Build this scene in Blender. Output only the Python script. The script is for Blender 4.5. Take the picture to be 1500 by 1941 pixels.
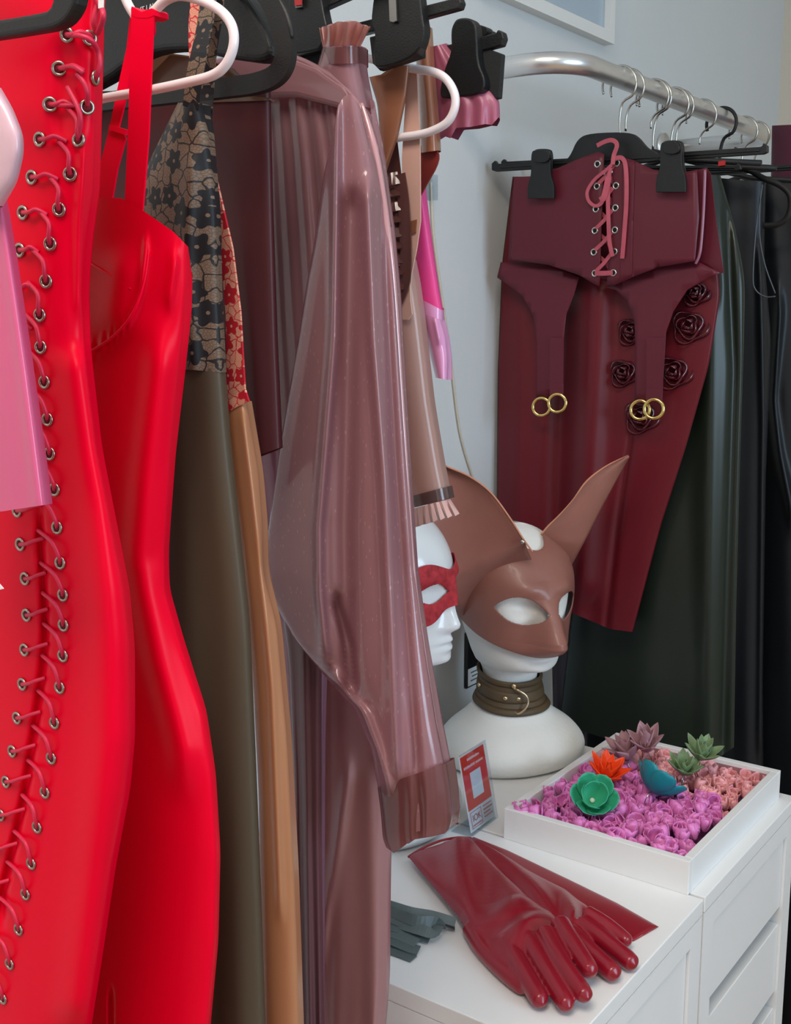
import bpy, bmesh, math, random
from mathutils import Vector, Matrix
from math import sin, cos, pi, radians, exp, sqrt
for o in list(bpy.data.objects): bpy.data.objects.remove(o)
random.seed(7)
SC = bpy.context.scene
COL = SC.collection
# ------------------------------------------------------------------ camera
FPX, PITCH, HEADING, CAMZ = 2150.0, radians(9.76), radians(36.0), 1.37
CW, CH = 1500.0, 1941.0
cam_d = bpy.data.cameras.new('camera'); cam = bpy.data.objects.new('camera', cam_d); COL.objects.link(cam)
cam_d.sensor_fit = 'VERTICAL'; cam_d.sensor_height = 24.0; cam_d.lens = 24.0*FPX/CH; cam_d.clip_start = .02
cam.location = (0, 0, CAMZ); cam.rotation_euler = (pi/2-PITCH, 0, HEADING)
SC.camera = cam
# ------------------------------------------------------------------ light
SC.view_settings.view_transform = 'Standard'; SC.view_settings.look = 'None'
SC.view_settings.gamma = 1.0; SC.view_settings.use_curve_mapping = False
SC.view_settings.exposure = -0.12
W = bpy.data.worlds.new('world'); SC.world = W; W.use_nodes = True
nt = W.node_tree; bg = nt.nodes['Background']
sky = nt.nodes.new('ShaderNodeTexSky'); sky.sky_type = 'HOSEK_WILKIE'; sky.turbidity = 4.0
sky.sun_direction = (0.3, -0.5, 0.81)
nt.links.new(sky.outputs[0], bg.inputs[0]); bg.inputs[1].default_value = 1.0
def area(name, loc, rot, sx, sy, power, color):
    l = bpy.data.lights.new(name, 'AREA'); l.shape = 'RECTANGLE'; l.size = sx; l.size_y = sy
    l.energy = power; l.color = color
    o = bpy.data.objects.new(name, l); COL.objects.link(o); o.location = loc; o.rotation_euler = rot
    return o
# side window daylight, with added fill from an unseen front window and ceiling lamp
area('window_daylight', (2.30, 0.55, 1.65), (0, radians(90), 0), 1.2, 1.4, 50, (0.58, 0.80, 1.0))
area('front_fill_daylight', (0.9, -1.92, 1.65), (radians(-90), 0, pi), 1.5, 1.5, 4, (0.9, 0.96, 1.0))  # added behind the camera to light the sides facing it
area('ceiling_fill_light', (0.0, -.35, 2.66), (0, 0, 0), .9, .9, 40, (1.0, 0.90, 0.78))  # added for warm light on tops and camera-facing sides

# ------------------------------------------------------------------ pixel rays (photo pixel -> point on a given surface)
SH, CHd = sin(HEADING), cos(HEADING)
SP, CP = sin(PITCH), cos(PITCH)
def ray(u, v):
    a = (u-CW/2)/FPX; b = (CH/2-v)/FPX
    f = CP + b*SP; z = b*CP - SP
    return Vector((a*CHd - f*SH, a*SH + f*CHd, z))
CAM = Vector((0, 0, CAMZ))
def PP(u, v, pl, off=0.0):           # vertical plane Y = Y0 + k (X - X0), moved by off along its normal to the camera
    X0, Y0, k = pl; d = ray(u, v)
    Y0 = Y0 - off*sqrt(1+k*k)
    t = (Y0-k*X0)/(d.y-k*d.x)
    return CAM + d*t
def PX(u, v, X): d = ray(u, v); return CAM + d*(X/d.x)
def PZ(u, v, Z): d = ray(u, v); return CAM + d*((Z-CAMZ)/d.z)
def PD(u, v, dep): return CAM + ray(u, v)*dep
def plane_n(pl): k = pl[2]; return Vector((k, -1, 0)).normalized()
def pl(Y, k=0.0, X0=-.6): return (X0, Y, k)

# ------------------------------------------------------------------ materials
def lin(c):
    return tuple(((x/255)/12.92 if x/255 <= .04045 else ((x/255+.055)/1.055)**2.4) for x in c)
MATS = {}
def base_nodes(name):
    m = bpy.data.materials.new(name); m.use_nodes = True
    return m, m.node_tree, m.node_tree.nodes['Principled BSDF']
def M(name, rgb, rough=.5, metal=0., coat=0., noise=.06, scale=30., bump=0., bscale=200., spec=.5, sub=0., sheen=0., ctint=.08):
    if name in MATS: return MATS[name]
    m, t, b = base_nodes(name); n = t.nodes; c = lin(rgb)
    b.inputs['Roughness'].default_value = rough; b.inputs['Metallic'].default_value = metal
    b.inputs['Coat Weight'].default_value = coat; b.inputs['Coat Roughness'].default_value = ctint
    b.inputs['Specular IOR Level'].default_value = spec
    if sheen: b.inputs['Sheen Weight'].default_value = sheen
    if sub:
        b.inputs['Subsurface Weight'].default_value = sub; b.inputs['Subsurface Radius'].default_value = (.01, .004, .004)
        b.inputs['Subsurface Scale'].default_value = .3
    tc = n.new('ShaderNodeTexCoord')
    nz = n.new('ShaderNodeTexNoise'); nz.inputs['Scale'].default_value = scale; nz.inputs['Detail'].default_value = 4
    t.links.new(tc.outputs['Object'], nz.inputs['Vector'])
    mx = n.new('ShaderNodeMix'); mx.data_type = 'RGBA'
    mx.inputs[6].default_value = (*[x*(1-noise) for x in c], 1); mx.inputs[7].default_value = (*[min(1, x*(1+noise)+noise*.01) for x in c], 1)
    t.links.new(nz.outputs['Fac'], mx.inputs[0]); t.links.new(mx.outputs[2], b.inputs['Base Color'])
    if bump:
        nb = n.new('ShaderNodeTexNoise'); nb.inputs['Scale'].default_value = bscale; nb.inputs['Detail'].default_value = 3
        t.links.new(tc.outputs['Object'], nb.inputs['Vector'])
        bp = n.new('ShaderNodeBump'); bp.inputs['Strength'].default_value = bump; bp.inputs['Distance'].default_value = .002
        t.links.new(nb.outputs['Fac'], bp.inputs['Height']); t.links.new(bp.outputs[0], b.inputs['Normal'])
    MATS[name] = m; return m
def SHEER(name, rgb, tint, fac, rough=.3, spots=False, coat=.2):
    """thin see-through latex: tinted transparency mixed with a glossy skin"""
    if name in MATS: return MATS[name]
    m = M(name, rgb, rough=rough*.75, coat=min(1, coat*1.6), noise=.08, scale=14, spec=.8 if coat > .25 else .5); t = m.node_tree; n = t.nodes; b = n['Principled BSDF']
    out = n['Material Output']
    tr = n.new('ShaderNodeBsdfTransparent'); tr.inputs[0].default_value = (*lin(tint), 1)
    tl = n.new('ShaderNodeBsdfTranslucent'); tl.inputs[0].default_value = (*lin(rgb), 1)
    m1 = n.new('ShaderNodeMixShader'); m1.inputs[0].default_value = .35
    t.links.new(b.outputs[0], m1.inputs[1]); t.links.new(tl.outputs[0], m1.inputs[2])
    m2 = n.new('ShaderNodeMixShader'); m2.inputs[0].default_value = fac
    t.links.new(m1.outputs[0], m2.inputs[1]); t.links.new(tr.outputs[0], m2.inputs[2])
    t.links.new(m2.outputs[0], out.inputs['Surface'])
    if spots:   # stuck-together patches where the two latex layers touch
        tc = n.new('ShaderNodeTexCoord'); mp = n.new('ShaderNodeMapping'); mp.inputs['Scale'].default_value = (60, 30, 22)
        vo = n.new('ShaderNodeTexVoronoi'); vo.inputs['Randomness'].default_value = 1
        t.links.new(tc.outputs['Object'], mp.inputs[0]); t.links.new(mp.outputs[0], vo.inputs['Vector'])
        lt = n.new('ShaderNodeMath'); lt.operation = 'LESS_THAN'; lt.inputs[1].default_value = .16
        t.links.new(vo.outputs['Distance'], lt.inputs[0])
        mm = n.new('ShaderNodeMath'); mm.operation = 'MULTIPLY_ADD'; mm.inputs[1].default_value = -.25; mm.inputs[2].default_value = fac
        t.links.new(lt.outputs[0], mm.inputs[0]); t.links.new(mm.outputs[0], m2.inputs[0])
    return m
def LACE(name, ground, dark, line, sc=30.):
    """printed floral lace in the hanging plane: five-petalled blossoms, leaf outlines and a fine net"""
    if name in MATS: return MATS[name]
    m, t, b = base_nodes(name); n = t.nodes; L = t.links.new
    b.inputs['Roughness'].default_value = .5; b.inputs['Specular IOR Level'].default_value = .25
    def math_(op, a, c=None, d=None):
        q = n.new('ShaderNodeMath'); q.operation = op
        for k, x in enumerate((a, c, d)):
            if x is None: continue
            if isinstance(x, (int, float)): q.inputs[k].default_value = x
            else: L(x, q.inputs[k])
        return q.outputs[0]
    tc = n.new('ShaderNodeTexCoord'); sp = n.new('ShaderNodeSeparateXYZ'); L(tc.outputs['Object'], sp.inputs[0])
    cb = n.new('ShaderNodeCombineXYZ'); L(sp.outputs[0], cb.inputs[0]); L(sp.outputs[2], cb.inputs[1])
    v1 = n.new('ShaderNodeTexVoronoi'); v1.voronoi_dimensions = '2D'; v1.inputs['Scale'].default_value = sc; v1.inputs['Randomness'].default_value = .75; L(cb.outputs[0], v1.inputs['Vector'])
    df = n.new('ShaderNodeVectorMath'); df.operation = 'SUBTRACT'; L(cb.outputs[0], df.inputs[0]); L(v1.outputs['Position'], df.inputs[1])
    s2 = n.new('ShaderNodeSeparateXYZ'); L(df.outputs[0], s2.inputs[0])
    ang = math_('ARCTAN2', s2.outputs[1], s2.outputs[0]); s3 = n.new('ShaderNodeSeparateColor'); L(v1.outputs['Color'], s3.inputs[0])
    ph = math_('MULTIPLY_ADD', s3.outputs[0], 6.28, math_('MULTIPLY', ang, 5.0)); size = math_('MULTIPLY_ADD', s3.outputs[1], .16, .28)
    rad = math_('MULTIPLY', size, math_('MULTIPLY_ADD', math_('COSINE', ph), .2, .95))
    petal = math_('LESS_THAN', v1.outputs['Distance'], rad)
    heart = math_('LESS_THAN', v1.outputs['Distance'], .06)
    wz = n.new('ShaderNodeTexNoise'); wz.inputs['Scale'].default_value = sc*1.6; L(cb.outputs[0], wz.inputs['Vector'])
    ad = n.new('ShaderNodeVectorMath'); ad.operation = 'MULTIPLY_ADD'; ad.inputs[1].default_value = (.5/sc, .5/sc, 0); L(wz.outputs['Color'], ad.inputs[0]); L(cb.outputs[0], ad.inputs[2])
    v2 = n.new('ShaderNodeTexVoronoi'); v2.voronoi_dimensions = '2D'; v2.feature = 'DISTANCE_TO_EDGE'; v2.inputs['Scale'].default_value = sc*2.1; L(ad.outputs[0], v2.inputs['Vector'])
    leaf = math_('LESS_THAN', v2.outputs['Distance'], .05)
    v4 = n.new('ShaderNodeTexVoronoi'); v4.voronoi_dimensions = '2D'; v4.feature = 'DISTANCE_TO_EDGE'; v4.inputs['Scale'].default_value = sc*11; L(cb.outputs[0], v4.inputs['Vector'])
    net = math_('MULTIPLY', math_('LESS_THAN', v4.outputs['Distance'], .1), .45)
    col = None
    def mixc(fac, a, c):
        q = n.new('ShaderNodeMix'); q.data_type = 'RGBA'; L(fac, q.inputs[0])
        for k, x in ((6, a), (7, c)):
            if isinstance(x, tuple): q.inputs[k].default_value = (*lin(x), 1)
            else: L(x, q.inputs[k])
        return q.outputs[2]
    col = mixc(net, ground, line); col = mixc(leaf, col, line); col = mixc(petal, col, dark); col = mixc(heart, col, ground)
    L(col, b.inputs['Base Color']); MATS[name] = m; return m
def GLASS(name, rgb=(240, 245, 248)):
    if name in MATS: return MATS[name]
    m, t, b = base_nodes(name); n = t.nodes; out = n['Material Output']
    g = n.new('ShaderNodeBsdfGlossy'); g.inputs['Roughness'].default_value = .05
    tr = n.new('ShaderNodeBsdfTransparent'); tr.inputs[0].default_value = (*lin(rgb), 1)
    mx = n.new('ShaderNodeMixShader'); mx.inputs[0].default_value = .1
    t.links.new(tr.outputs[0], mx.inputs[1]); t.links.new(g.outputs[0], mx.inputs[2]); t.links.new(mx.outputs[0], out.inputs['Surface'])
    MATS[name] = m; return m

# ------------------------------------------------------------------ object helpers
ORG = {}
def tag(o, label=None, cat=None, group=None, kind=None):
    if label: o['label'] = label
    if cat: o['category'] = cat
    if group: o['group'] = group
    if kind: o['kind'] = kind
    return o
def thing(name, label, cat, loc=(0, 0, 0), group=None):
    o = bpy.data.objects.new(name, None); COL.objects.link(o); o.location = loc; o.empty_display_size = .02
    ORG[o] = Vector(loc); return tag(o, label, cat, group)
def mk(name, verts, faces, mat, parent=None, smooth=True, org=None, recalc=True):
    verts = [Vector(v) for v in verts]
    if parent is not None: org = ORG[parent]
    elif org is None:
        n = len(verts); org = Vector((sum(v.x for v in verts)/n, sum(v.y for v in verts)/n, min(v.z for v in verts)))
    me = bpy.data.meshes.new(name); me.from_pydata([v-org for v in verts], [], faces)
    if recalc:
        bm = bmesh.new(); bm.from_mesh(me); bmesh.ops.recalc_face_normals(bm, faces=bm.faces); bm.to_mesh(me); bm.free()
    if smooth: me.polygons.foreach_set('use_smooth', [True]*len(me.polygons))
    me.materials.append(mat)
    o = bpy.data.objects.new(name, me); COL.objects.link(o)
    if parent is not None: o.parent = parent
    else: o.location = org
    ORG[o] = Vector(org); return o
def mod_bevel(o, w=.001, seg=2):
    m = o.modifiers.new('bevel', 'BEVEL'); m.width = w; m.segments = seg; m.limit_method = 'ANGLE'; m.angle_limit = radians(40); return o
def mod_solid(o, t=.001, off=0):
    m = o.modifiers.new('solid', 'SOLIDIFY'); m.thickness = t; m.offset = off; return o
def mod_sub(o, l=1):
    m = o.modifiers.new('sub', 'SUBSURF'); m.levels = l; m.render_levels = l; return o
def box_vf(a, b):
    x0, y0, z0 = a; x1, y1, z1 = b
    V = [(x0, y0, z0), (x1, y0, z0), (x1, y1, z0), (x0, y1, z0), (x0, y0, z1), (x1, y0, z1), (x1, y1, z1), (x0, y1, z1)]
    Fc = [(0, 3, 2, 1), (4, 5, 6, 7), (0, 1, 5, 4), (1, 2, 6, 5), (2, 3, 7, 6), (3, 0, 4, 7)]
    return V, Fc
def box(name, a, b, mat, parent=None, bev=0.):
    V, Fc = box_vf(a, b); o = mk(name, V, Fc, mat, parent, smooth=False)
    if bev: mod_bevel(o, bev)
    return o
def boxes_vf(lst):
    V, Fc = [], []
    for a, b in lst:
        v, f = box_vf(a, b); k = len(V); V += v; Fc += [tuple(i+k for i in q) for q in f]
    return V, Fc
def tube_vf(path, r, seg=10, closed=False, caps=True, flat=1.0):
    """sweep along world points; r number or list"""
    P = [Vector(p) for p in path]; n = len(P)
    R = r if isinstance(r, (list, tuple)) else [r]*n
    V, Fc = [], []
    T = []
    for i in range(n):
        a = P[(i-1) % n] if (closed or i > 0) else P[i]; b = P[(i+1) % n] if (closed or i < n-1) else P[i]
        T.append((b-a).normalized())
    up = Vector((0, 0, 1)) if abs(T[0].z) < .9 else Vector((1, 0, 0))
    N = (up - T[0]*up.dot(T[0])).normalized()
    for i in range(n):
        N = (N - T[i]*N.dot(T[i])); N = N.normalized() if N.length > 1e-6 else T[i].orthogonal().normalized()
        B = T[i].cross(N)
        for j in range(seg):
            a = 2*pi*j/seg; V.append(P[i] + N*(cos(a)*R[i]) + B*(sin(a)*R[i]*flat))
    m = n if closed else n-1
    for i in range(m):
        for j in range(seg):
            a = i*seg+j; b = i*seg+(j+1) % seg; c = ((i+1) % n)*seg+(j+1) % seg; d = ((i+1) % n)*seg+j
            Fc.append((a, b, c, d))
    if caps and not closed:
        Fc.append(tuple(range(seg))); Fc.append(tuple((n-1)*seg+j for j in range(seg)))
    return V, Fc
def smooth_path(P, sub=6, closed=False):
    P = [Vector(p) for p in P]; n = len(P); out = []
    m = n if closed else n-1
    for i in range(m):
        p0 = P[(i-1) % n] if (closed or i > 0) else P[i]; p1 = P[i]; p2 = P[(i+1) % n]
        p3 = P[(i+2) % n] if (closed or i+2 < n) else p2
        for s in range(sub):
            t = s/sub
            out.append(.5*((2*p1)+(p2-p0)*t+(2*p0-5*p1+4*p2-p3)*t*t+(3*p1-p0-3*p2+p3)*t**3))
    if not closed: out.append(P[-1])
    return out
def tube(name, path, r, mat, parent=None, seg=10, sub=6, closed=False, flat=1.0):
    p = smooth_path(path, sub, closed) if sub else path
    if isinstance(r, (list, tuple)) and sub:
        rr = []
        for i in range(len(r)-1):
            rr += [r[i]+(r[i+1]-r[i])*s/sub for s in range(sub)]
        r = rr+[r[-1]]
    V, Fc = tube_vf(p, r, seg, closed, True, flat); return mk(name, V, Fc, mat, parent)
def ribbon_vf(path, w, nrm, th=.0008):
    """flat strip with thickness along world points, lying across direction nrm (its face normal)"""
    P = [Vector(p) for p in path]; n = len(P); V, Fc = [], []
    ws = w if isinstance(w, (list, tuple)) else [w]*n
    for i in range(n):
        T = (P[min(i+1, n-1)]-P[max(i-1, 0)]).normalized()
        nn = nrm(i) if callable(nrm) else Vector(nrm)
        S = T.cross(nn); S = S.normalized() if S.length > 1e-6 else T.orthogonal().normalized()
        nn = S.cross(T).normalized()
        a = P[i]+S*ws[i]/2; b = P[i]-S*ws[i]/2
        V += [a+nn*th/2, b+nn*th/2, b-nn*th/2, a-nn*th/2]
    for i in range(n-1):
        for j in range(4):
            Fc.append((i*4+j, i*4+(j+1) % 4, i*4+4+(j+1) % 4, i*4+4+j))
    Fc += [(0, 1, 2, 3), tuple((n-1)*4+j for j in (3, 2, 1, 0))]
    return V, Fc
def ribbon(name, path, w, nrm, mat, parent=None, th=.0008, sub=5):
    p = smooth_path(path, sub) if sub else path
    V, Fc = ribbon_vf(p, w, nrm, th); return mk(name, V, Fc, mat, parent, smooth=False)
def torus_vf(c, axis, R, r, ns=22, nr=8):
    c = Vector(c); ax = Vector(axis).normalized(); a = ax.orthogonal().normalized(); b = ax.cross(a)
    return tube_vf([c+(a*cos(2*pi*i/ns)+b*sin(2*pi*i/ns))*R for i in range(ns)], r, nr, True)
def merge(*vfs):
    V, Fc = [], []
    for v, f in vfs:
        k = len(V); V += list(v); Fc += [tuple(i+k for i in q) for q in f]
    return V, Fc
def slab_vf(poly, p, th=.002, off=0., bulge=0.):
    """outline traced on a vertical plane, given its thickness"""
    n = plane_n(p); Fr = [PP(u, v, p, off) for u, v in poly]; m = len(Fr)
    V = Fr+[q-n*th for q in Fr]
    Fc = [tuple(range(m)), tuple(range(2*m-1, m-1, -1))]+[(i, (i+1) % m, m+(i+1) % m, m+i) for i in range(m)]
    return V, Fc
def slab(name, poly, p, mat, parent=None, th=.002, off=0., bev=0., smooth=False):
    V, Fc = slab_vf(poly, p, th, off); o = mk(name, V, Fc, mat, parent, smooth=smooth)
    if bev: mod_bevel(o, bev, 3)
    return o
def pround(poly, k=3):
    """round the corners of a traced outline (Chaikin)"""
    for _ in range(k):
        q = []
        for i in range(len(poly)):
            a, b = poly[i], poly[(i+1) % len(poly)]
            q += [(a[0]*.75+b[0]*.25, a[1]*.75+b[1]*.25), (a[0]*.25+b[0]*.75, a[1]*.25+b[1]*.75)]
        poly = q
    return poly
def interp(P, x, ix=1, iy=0):
    if x <= P[0][ix]: return P[0][iy]
    for a, b in zip(P, P[1:]):
        if x <= b[ix]:
            return a[iy]+(b[iy]-a[iy])*(x-a[ix])/max(1e-9, b[ix]-a[ix])
    return P[-1][iy]
class Cloth:
    """hanging garment panel: left and right outline (photo pixels) on a vertical plane, front and back skins, folds"""
    def __init__(s, L, R, p, th=.012, pw=.5, ridges=(), folds=None, nv=70, sm=3):
        s.L, s.R, s.p, s.th, s.pw, s.ridges, s.folds, s.nv = L, R, p, th, pw, ridges, folds, nv
        s.rows = []
        for e in (L, R):
            v0, v1 = e[0][1], e[-1][1]
            us = [interp(e, v0+(v1-v0)*j/nv) for j in range(nv+1)]
            for _ in range(sm):
                us = [us[0]]+[(us[i-1]+2*us[i]+us[i+1])/4 for i in range(1, nv)]+[us[-1]]
            s.rows.append([(us[j], v0+(v1-v0)*j/nv) for j in range(nv+1)])
        if folds:
            rnd = random.Random(folds[2]); s.fw = [(rnd.uniform(.6, 1.6)*folds[0], rnd.uniform(0, 6.28), rnd.uniform(-.5, .5), rnd.uniform(.5, 1)) for _ in range(3)]
    def disp(s, u, v, q, t):
        d = s.th*max(0., 4*q*(1-q))**s.pw
        for r in s.ridges:
            P = r['p']
            if v < P[0][1]-r.get('f', 60) or v > P[-1][1]+r.get('f', 60): continue
            f = r.get('f', 60); k = 1.
            if v < P[0][1]: k = 1-(P[0][1]-v)/f
            if v > P[-1][1]: k = 1-(v-P[-1][1])/f
            k = k*k*(3-2*k)
            d += r['a']*k*exp(-((u-interp(P, v))/r['w'])**2)
        if s.tilt: d += s.tilt[1]*max(0, (t-s.tilt[0])/(1-s.tilt[0]))**1.5
        if s.folds:
            e = min(1, 6*q, 6*(1-q))
            for fr, ph, sl, am in s.fw: d += s.folds[1]*am*e*(.35+.65*t)*sin(2*pi*fr*(q+sl*t*.12)+ph+1.1*sin(2.3*t+ph))/3
        return d
    tilt = None
    def at(s, u, v, off=.0005):
        uL = interp(s.rows[0], v); uR = interp(s.rows[1], v); q = min(.999, max(.001, (u-uL)/max(1, uR-uL)))
        t = (v-s.L[0][1])/(s.L[-1][1]-s.L[0][1])
        return PP(u, v, s.p, s.disp(u, v, q, t)+off)
    def normal(s, u, v):
        a = s.at(u-4, v); b = s.at(u+4, v); c = s.at(u, v-4); d = s.at(u, v+4)
        n = (b-a).cross(c-d); n.normalize()
        return n if n.y < 0 else -n
    def vf(s, nu=48, zend=None, back=True, top=None, bot=None, bdrop=0):
        V, Fc = [], []; n = plane_n(s.p); nv = s.nv; rows = []
        for j in range(nv+1):
            t = j/nv; (a, av), (b, bv) = s.rows[0][j], s.rows[1][j]; fr, bk = [], []
            for i in range(nu+1):
                q = i/nu; u = a+(b-a)*q; v = av+(bv-av)*q
                if top: v += interp(top, q, 0, 1)*max(0, 1-t*4)
                if bot: v += interp(bot, q, 0, 1)*max(0, t*4-3)
                fr.append(PP(u, v, s.p, s.disp(u, v, q, t)))
                if back and 0 < i < nu: bk.append(PP(u, v+bdrop*max(0, 1-t*3), s.p) - n*(s.th*(4*q*(1-q))**s.pw+.001))
            rows.append(fr+bk[::-1])
        if zend is not None:
            last = rows[-1]; k = 8
            for e in range(1, k+1): rows.append([Vector((q.x, q.y, q.z+(zend-q.z)*e/k)) for q in last])
        m = len(rows[0]); V = [q for r in rows for q in r]
        w = m if back else m-1
        for j in range(len(rows)-1):
            for i in range(w):
                Fc.append((j*m+i, j*m+(i+1) % m, (j+1)*m+(i+1) % m, (j+1)*m+i))
        return V, Fc
    def build(s, name, mat, parent=None, **kw):
        V, Fc = s.vf(**kw); o = mk(name, V, Fc, mat, parent, recalc=kw.get('back', True)); return o
def copy_tree(o, parent=None):
    c = o.copy(); COL.objects.link(c); c.parent = parent
    for ch in list(o.children): copy_tree(ch, c)
    return c
def text_vf(txt, size):
    cu = bpy.data.curves.new('t', 'FONT'); cu.body = txt; cu.size = size; cu.align_x = 'CENTER'; cu.extrude = .0002
    o = bpy.data.objects.new('t', cu); COL.objects.link(o); bpy.context.view_layer.update()
    me = bpy.data.meshes.new_from_object(o.evaluated_get(bpy.context.evaluated_depsgraph_get()))
    V = [v.co.copy() for v in me.vertices]; Fc = [tuple(p.vertices) for p in me.polygons]
    bpy.data.objects.remove(o); bpy.data.meshes.remove(me); bpy.data.curves.remove(cu); return V, Fc
# ------------------------------------------------------------------ the room
WX, FRONT, BACKY, RIGHT, CEIL = -.98, -2.0, 3.0, 2.4, 2.75
TOP = .70                                   # height of the drawer units
m_wall = M('wall_paint', (214, 216, 216), rough=.85, noise=.03, scale=6, bump=.15, bscale=260)
m_wall2 = M('wall_paint_warm', (222, 212, 196), rough=.85, noise=.03, scale=6)
m_ceil = M('ceiling_paint', (240, 238, 234), rough=.9, noise=.02)
m_white = M('white_lacquer', (236, 236, 236), rough=.38, noise=.015, scale=8, spec=.4)
m_white2 = M('white_paint_trim', (232, 230, 226), rough=.45, noise=.02)
def wood_floor():
    m, t, b = base_nodes('floor_wood'); n = t.nodes; L = t.links.new
    tc = n.new('ShaderNodeTexCoord'); mp = n.new('ShaderNodeMapping'); mp.inputs['Scale'].default_value = (18, 1.6, 1); L(tc.outputs['Object'], mp.inputs[0])
    nz = n.new('ShaderNodeTexNoise'); nz.inputs['Scale'].default_value = 3; nz.inputs['Detail'].default_value = 6; L(mp.outputs[0], nz.inputs['Vector'])
    cr = n.new('ShaderNodeValToRGB'); cr.color_ramp.elements[0].color = (*lin((150, 112, 74)), 1); cr.color_ramp.elements[1].color = (*lin((196, 158, 112)), 1)
    L(nz.outputs['Fac'], cr.inputs[0]); L(cr.outputs[0], b.inputs['Base Color']); b.inputs['Roughness'].default_value = .45
    return m
def struct(o): return tag(o, kind='structure')
struct(box('floor', (WX-.1, FRONT-.1, -.06), (RIGHT+.1, BACKY+.1, 0), wood_floor()))
struct(box('ceiling', (WX-.1, FRONT-.1, CEIL), (RIGHT+.1, BACKY+.1, CEIL+.06), m_ceil))
struct(box('wall_left', (WX-.1, FRONT, 0), (WX, BACKY, CEIL), m_wall))
struct(box('wall_back', (WX-.1, BACKY, 0), (RIGHT+.1, BACKY+.1, CEIL), m_wall2))
def wall_open(name, axis, at, thick, a0, a1, o0, o1, z0, z1, mat):
    """wall with one window opening"""
    segs = [(a0, o0, 0, CEIL), (o1, a1, 0, CEIL), (o0, o1, 0, z0), (o0, o1, z1, CEIL)]
    L = []
    for s0, s1, q0, q1 in segs:
        L.append(((at, s0, q0), (at+thick, s1, q1)) if axis == 'x' else ((s0, at, q0), (s1, at+thick, q1)))
    V, Fc = boxes_vf(L); struct(mk(name, V, Fc, mat, smooth=False))
wall_open('wall_right', 'x', RIGHT, .1, FRONT, BACKY, -.2, 1.3, 1.0, 2.3, m_wall)
wall_open('wall_front', 'y', FRONT-.1, .1, WX-.1, RIGHT+.1, .0, 1.8, .85, 2.45, m_wall)
def window(name, axis, at, a0, a1, z0, z1):
    w = bpy.data.objects.new(name, None); COL.objects.link(w); struct(w)
    loc = (at, (a0+a1)/2, z0) if axis == 'x' else ((a0+a1)/2, at, z0)
    w.location = loc; ORG[w] = Vector(loc); f = .05; mid = (a0+a1)/2
    def bb(s0, s1, q0, q1, h): return ((at-h, s0, q0), (at+h, s1, q1)) if axis == 'x' else ((s0, at-h, q0), (s1, at+h, q1))
    V, Fc = boxes_vf([bb(a0, a1, z0, z0+f, .03), bb(a0, a1, z1-f, z1, .03), bb(a0, a0+f, z0+f, z1-f, .03), bb(a1-f, a1, z0+f, z1-f, .03), bb(mid-f/2, mid+f/2, z0+f, z1-f, .025)])
    mk('window_frame', V, Fc, m_white2, w, smooth=False)
    for s0, s1 in ((a0+f, mid-f/2), (mid+f/2, a1-f)):
        V, Fc = boxes_vf([bb(s0, s1, z0+f, z1-f, .003)]); mk('pane', V, Fc, GLASS('window_glass'), w, smooth=False)
    V, Fc = boxes_vf([bb(a0-.03, a1+.03, z0-.03, z0, .09)]); mk('window_sill', V, Fc, m_white2, w, smooth=False)
window('window_1', 'x', RIGHT+.05, -.2, 1.3, 1.0, 2.3)
window('added_front_window', 'y', FRONT-.05, .0, 1.8, .85, 2.45)  # unseen window put in to go with the added front fill
lamp = thing('added_ceiling_lamp', 'unseen square white panel lamp added on the ceiling as fill', 'lamp', (0, -.35, 2.67))  # unseen fixture added to carry the ceiling fill
box('added_lamp_housing', (-.48, -.83, 2.675), (.48, .13, 2.75), m_white2, lamp, bev=.004)
struct(box('baseboard_left', (WX, FRONT, 0), (WX+.015, BACKY, .08), m_white2))
struct(box('baseboard_back', (WX+.015, BACKY-.015, 0), (RIGHT, BACKY, .08), m_white2))

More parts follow.
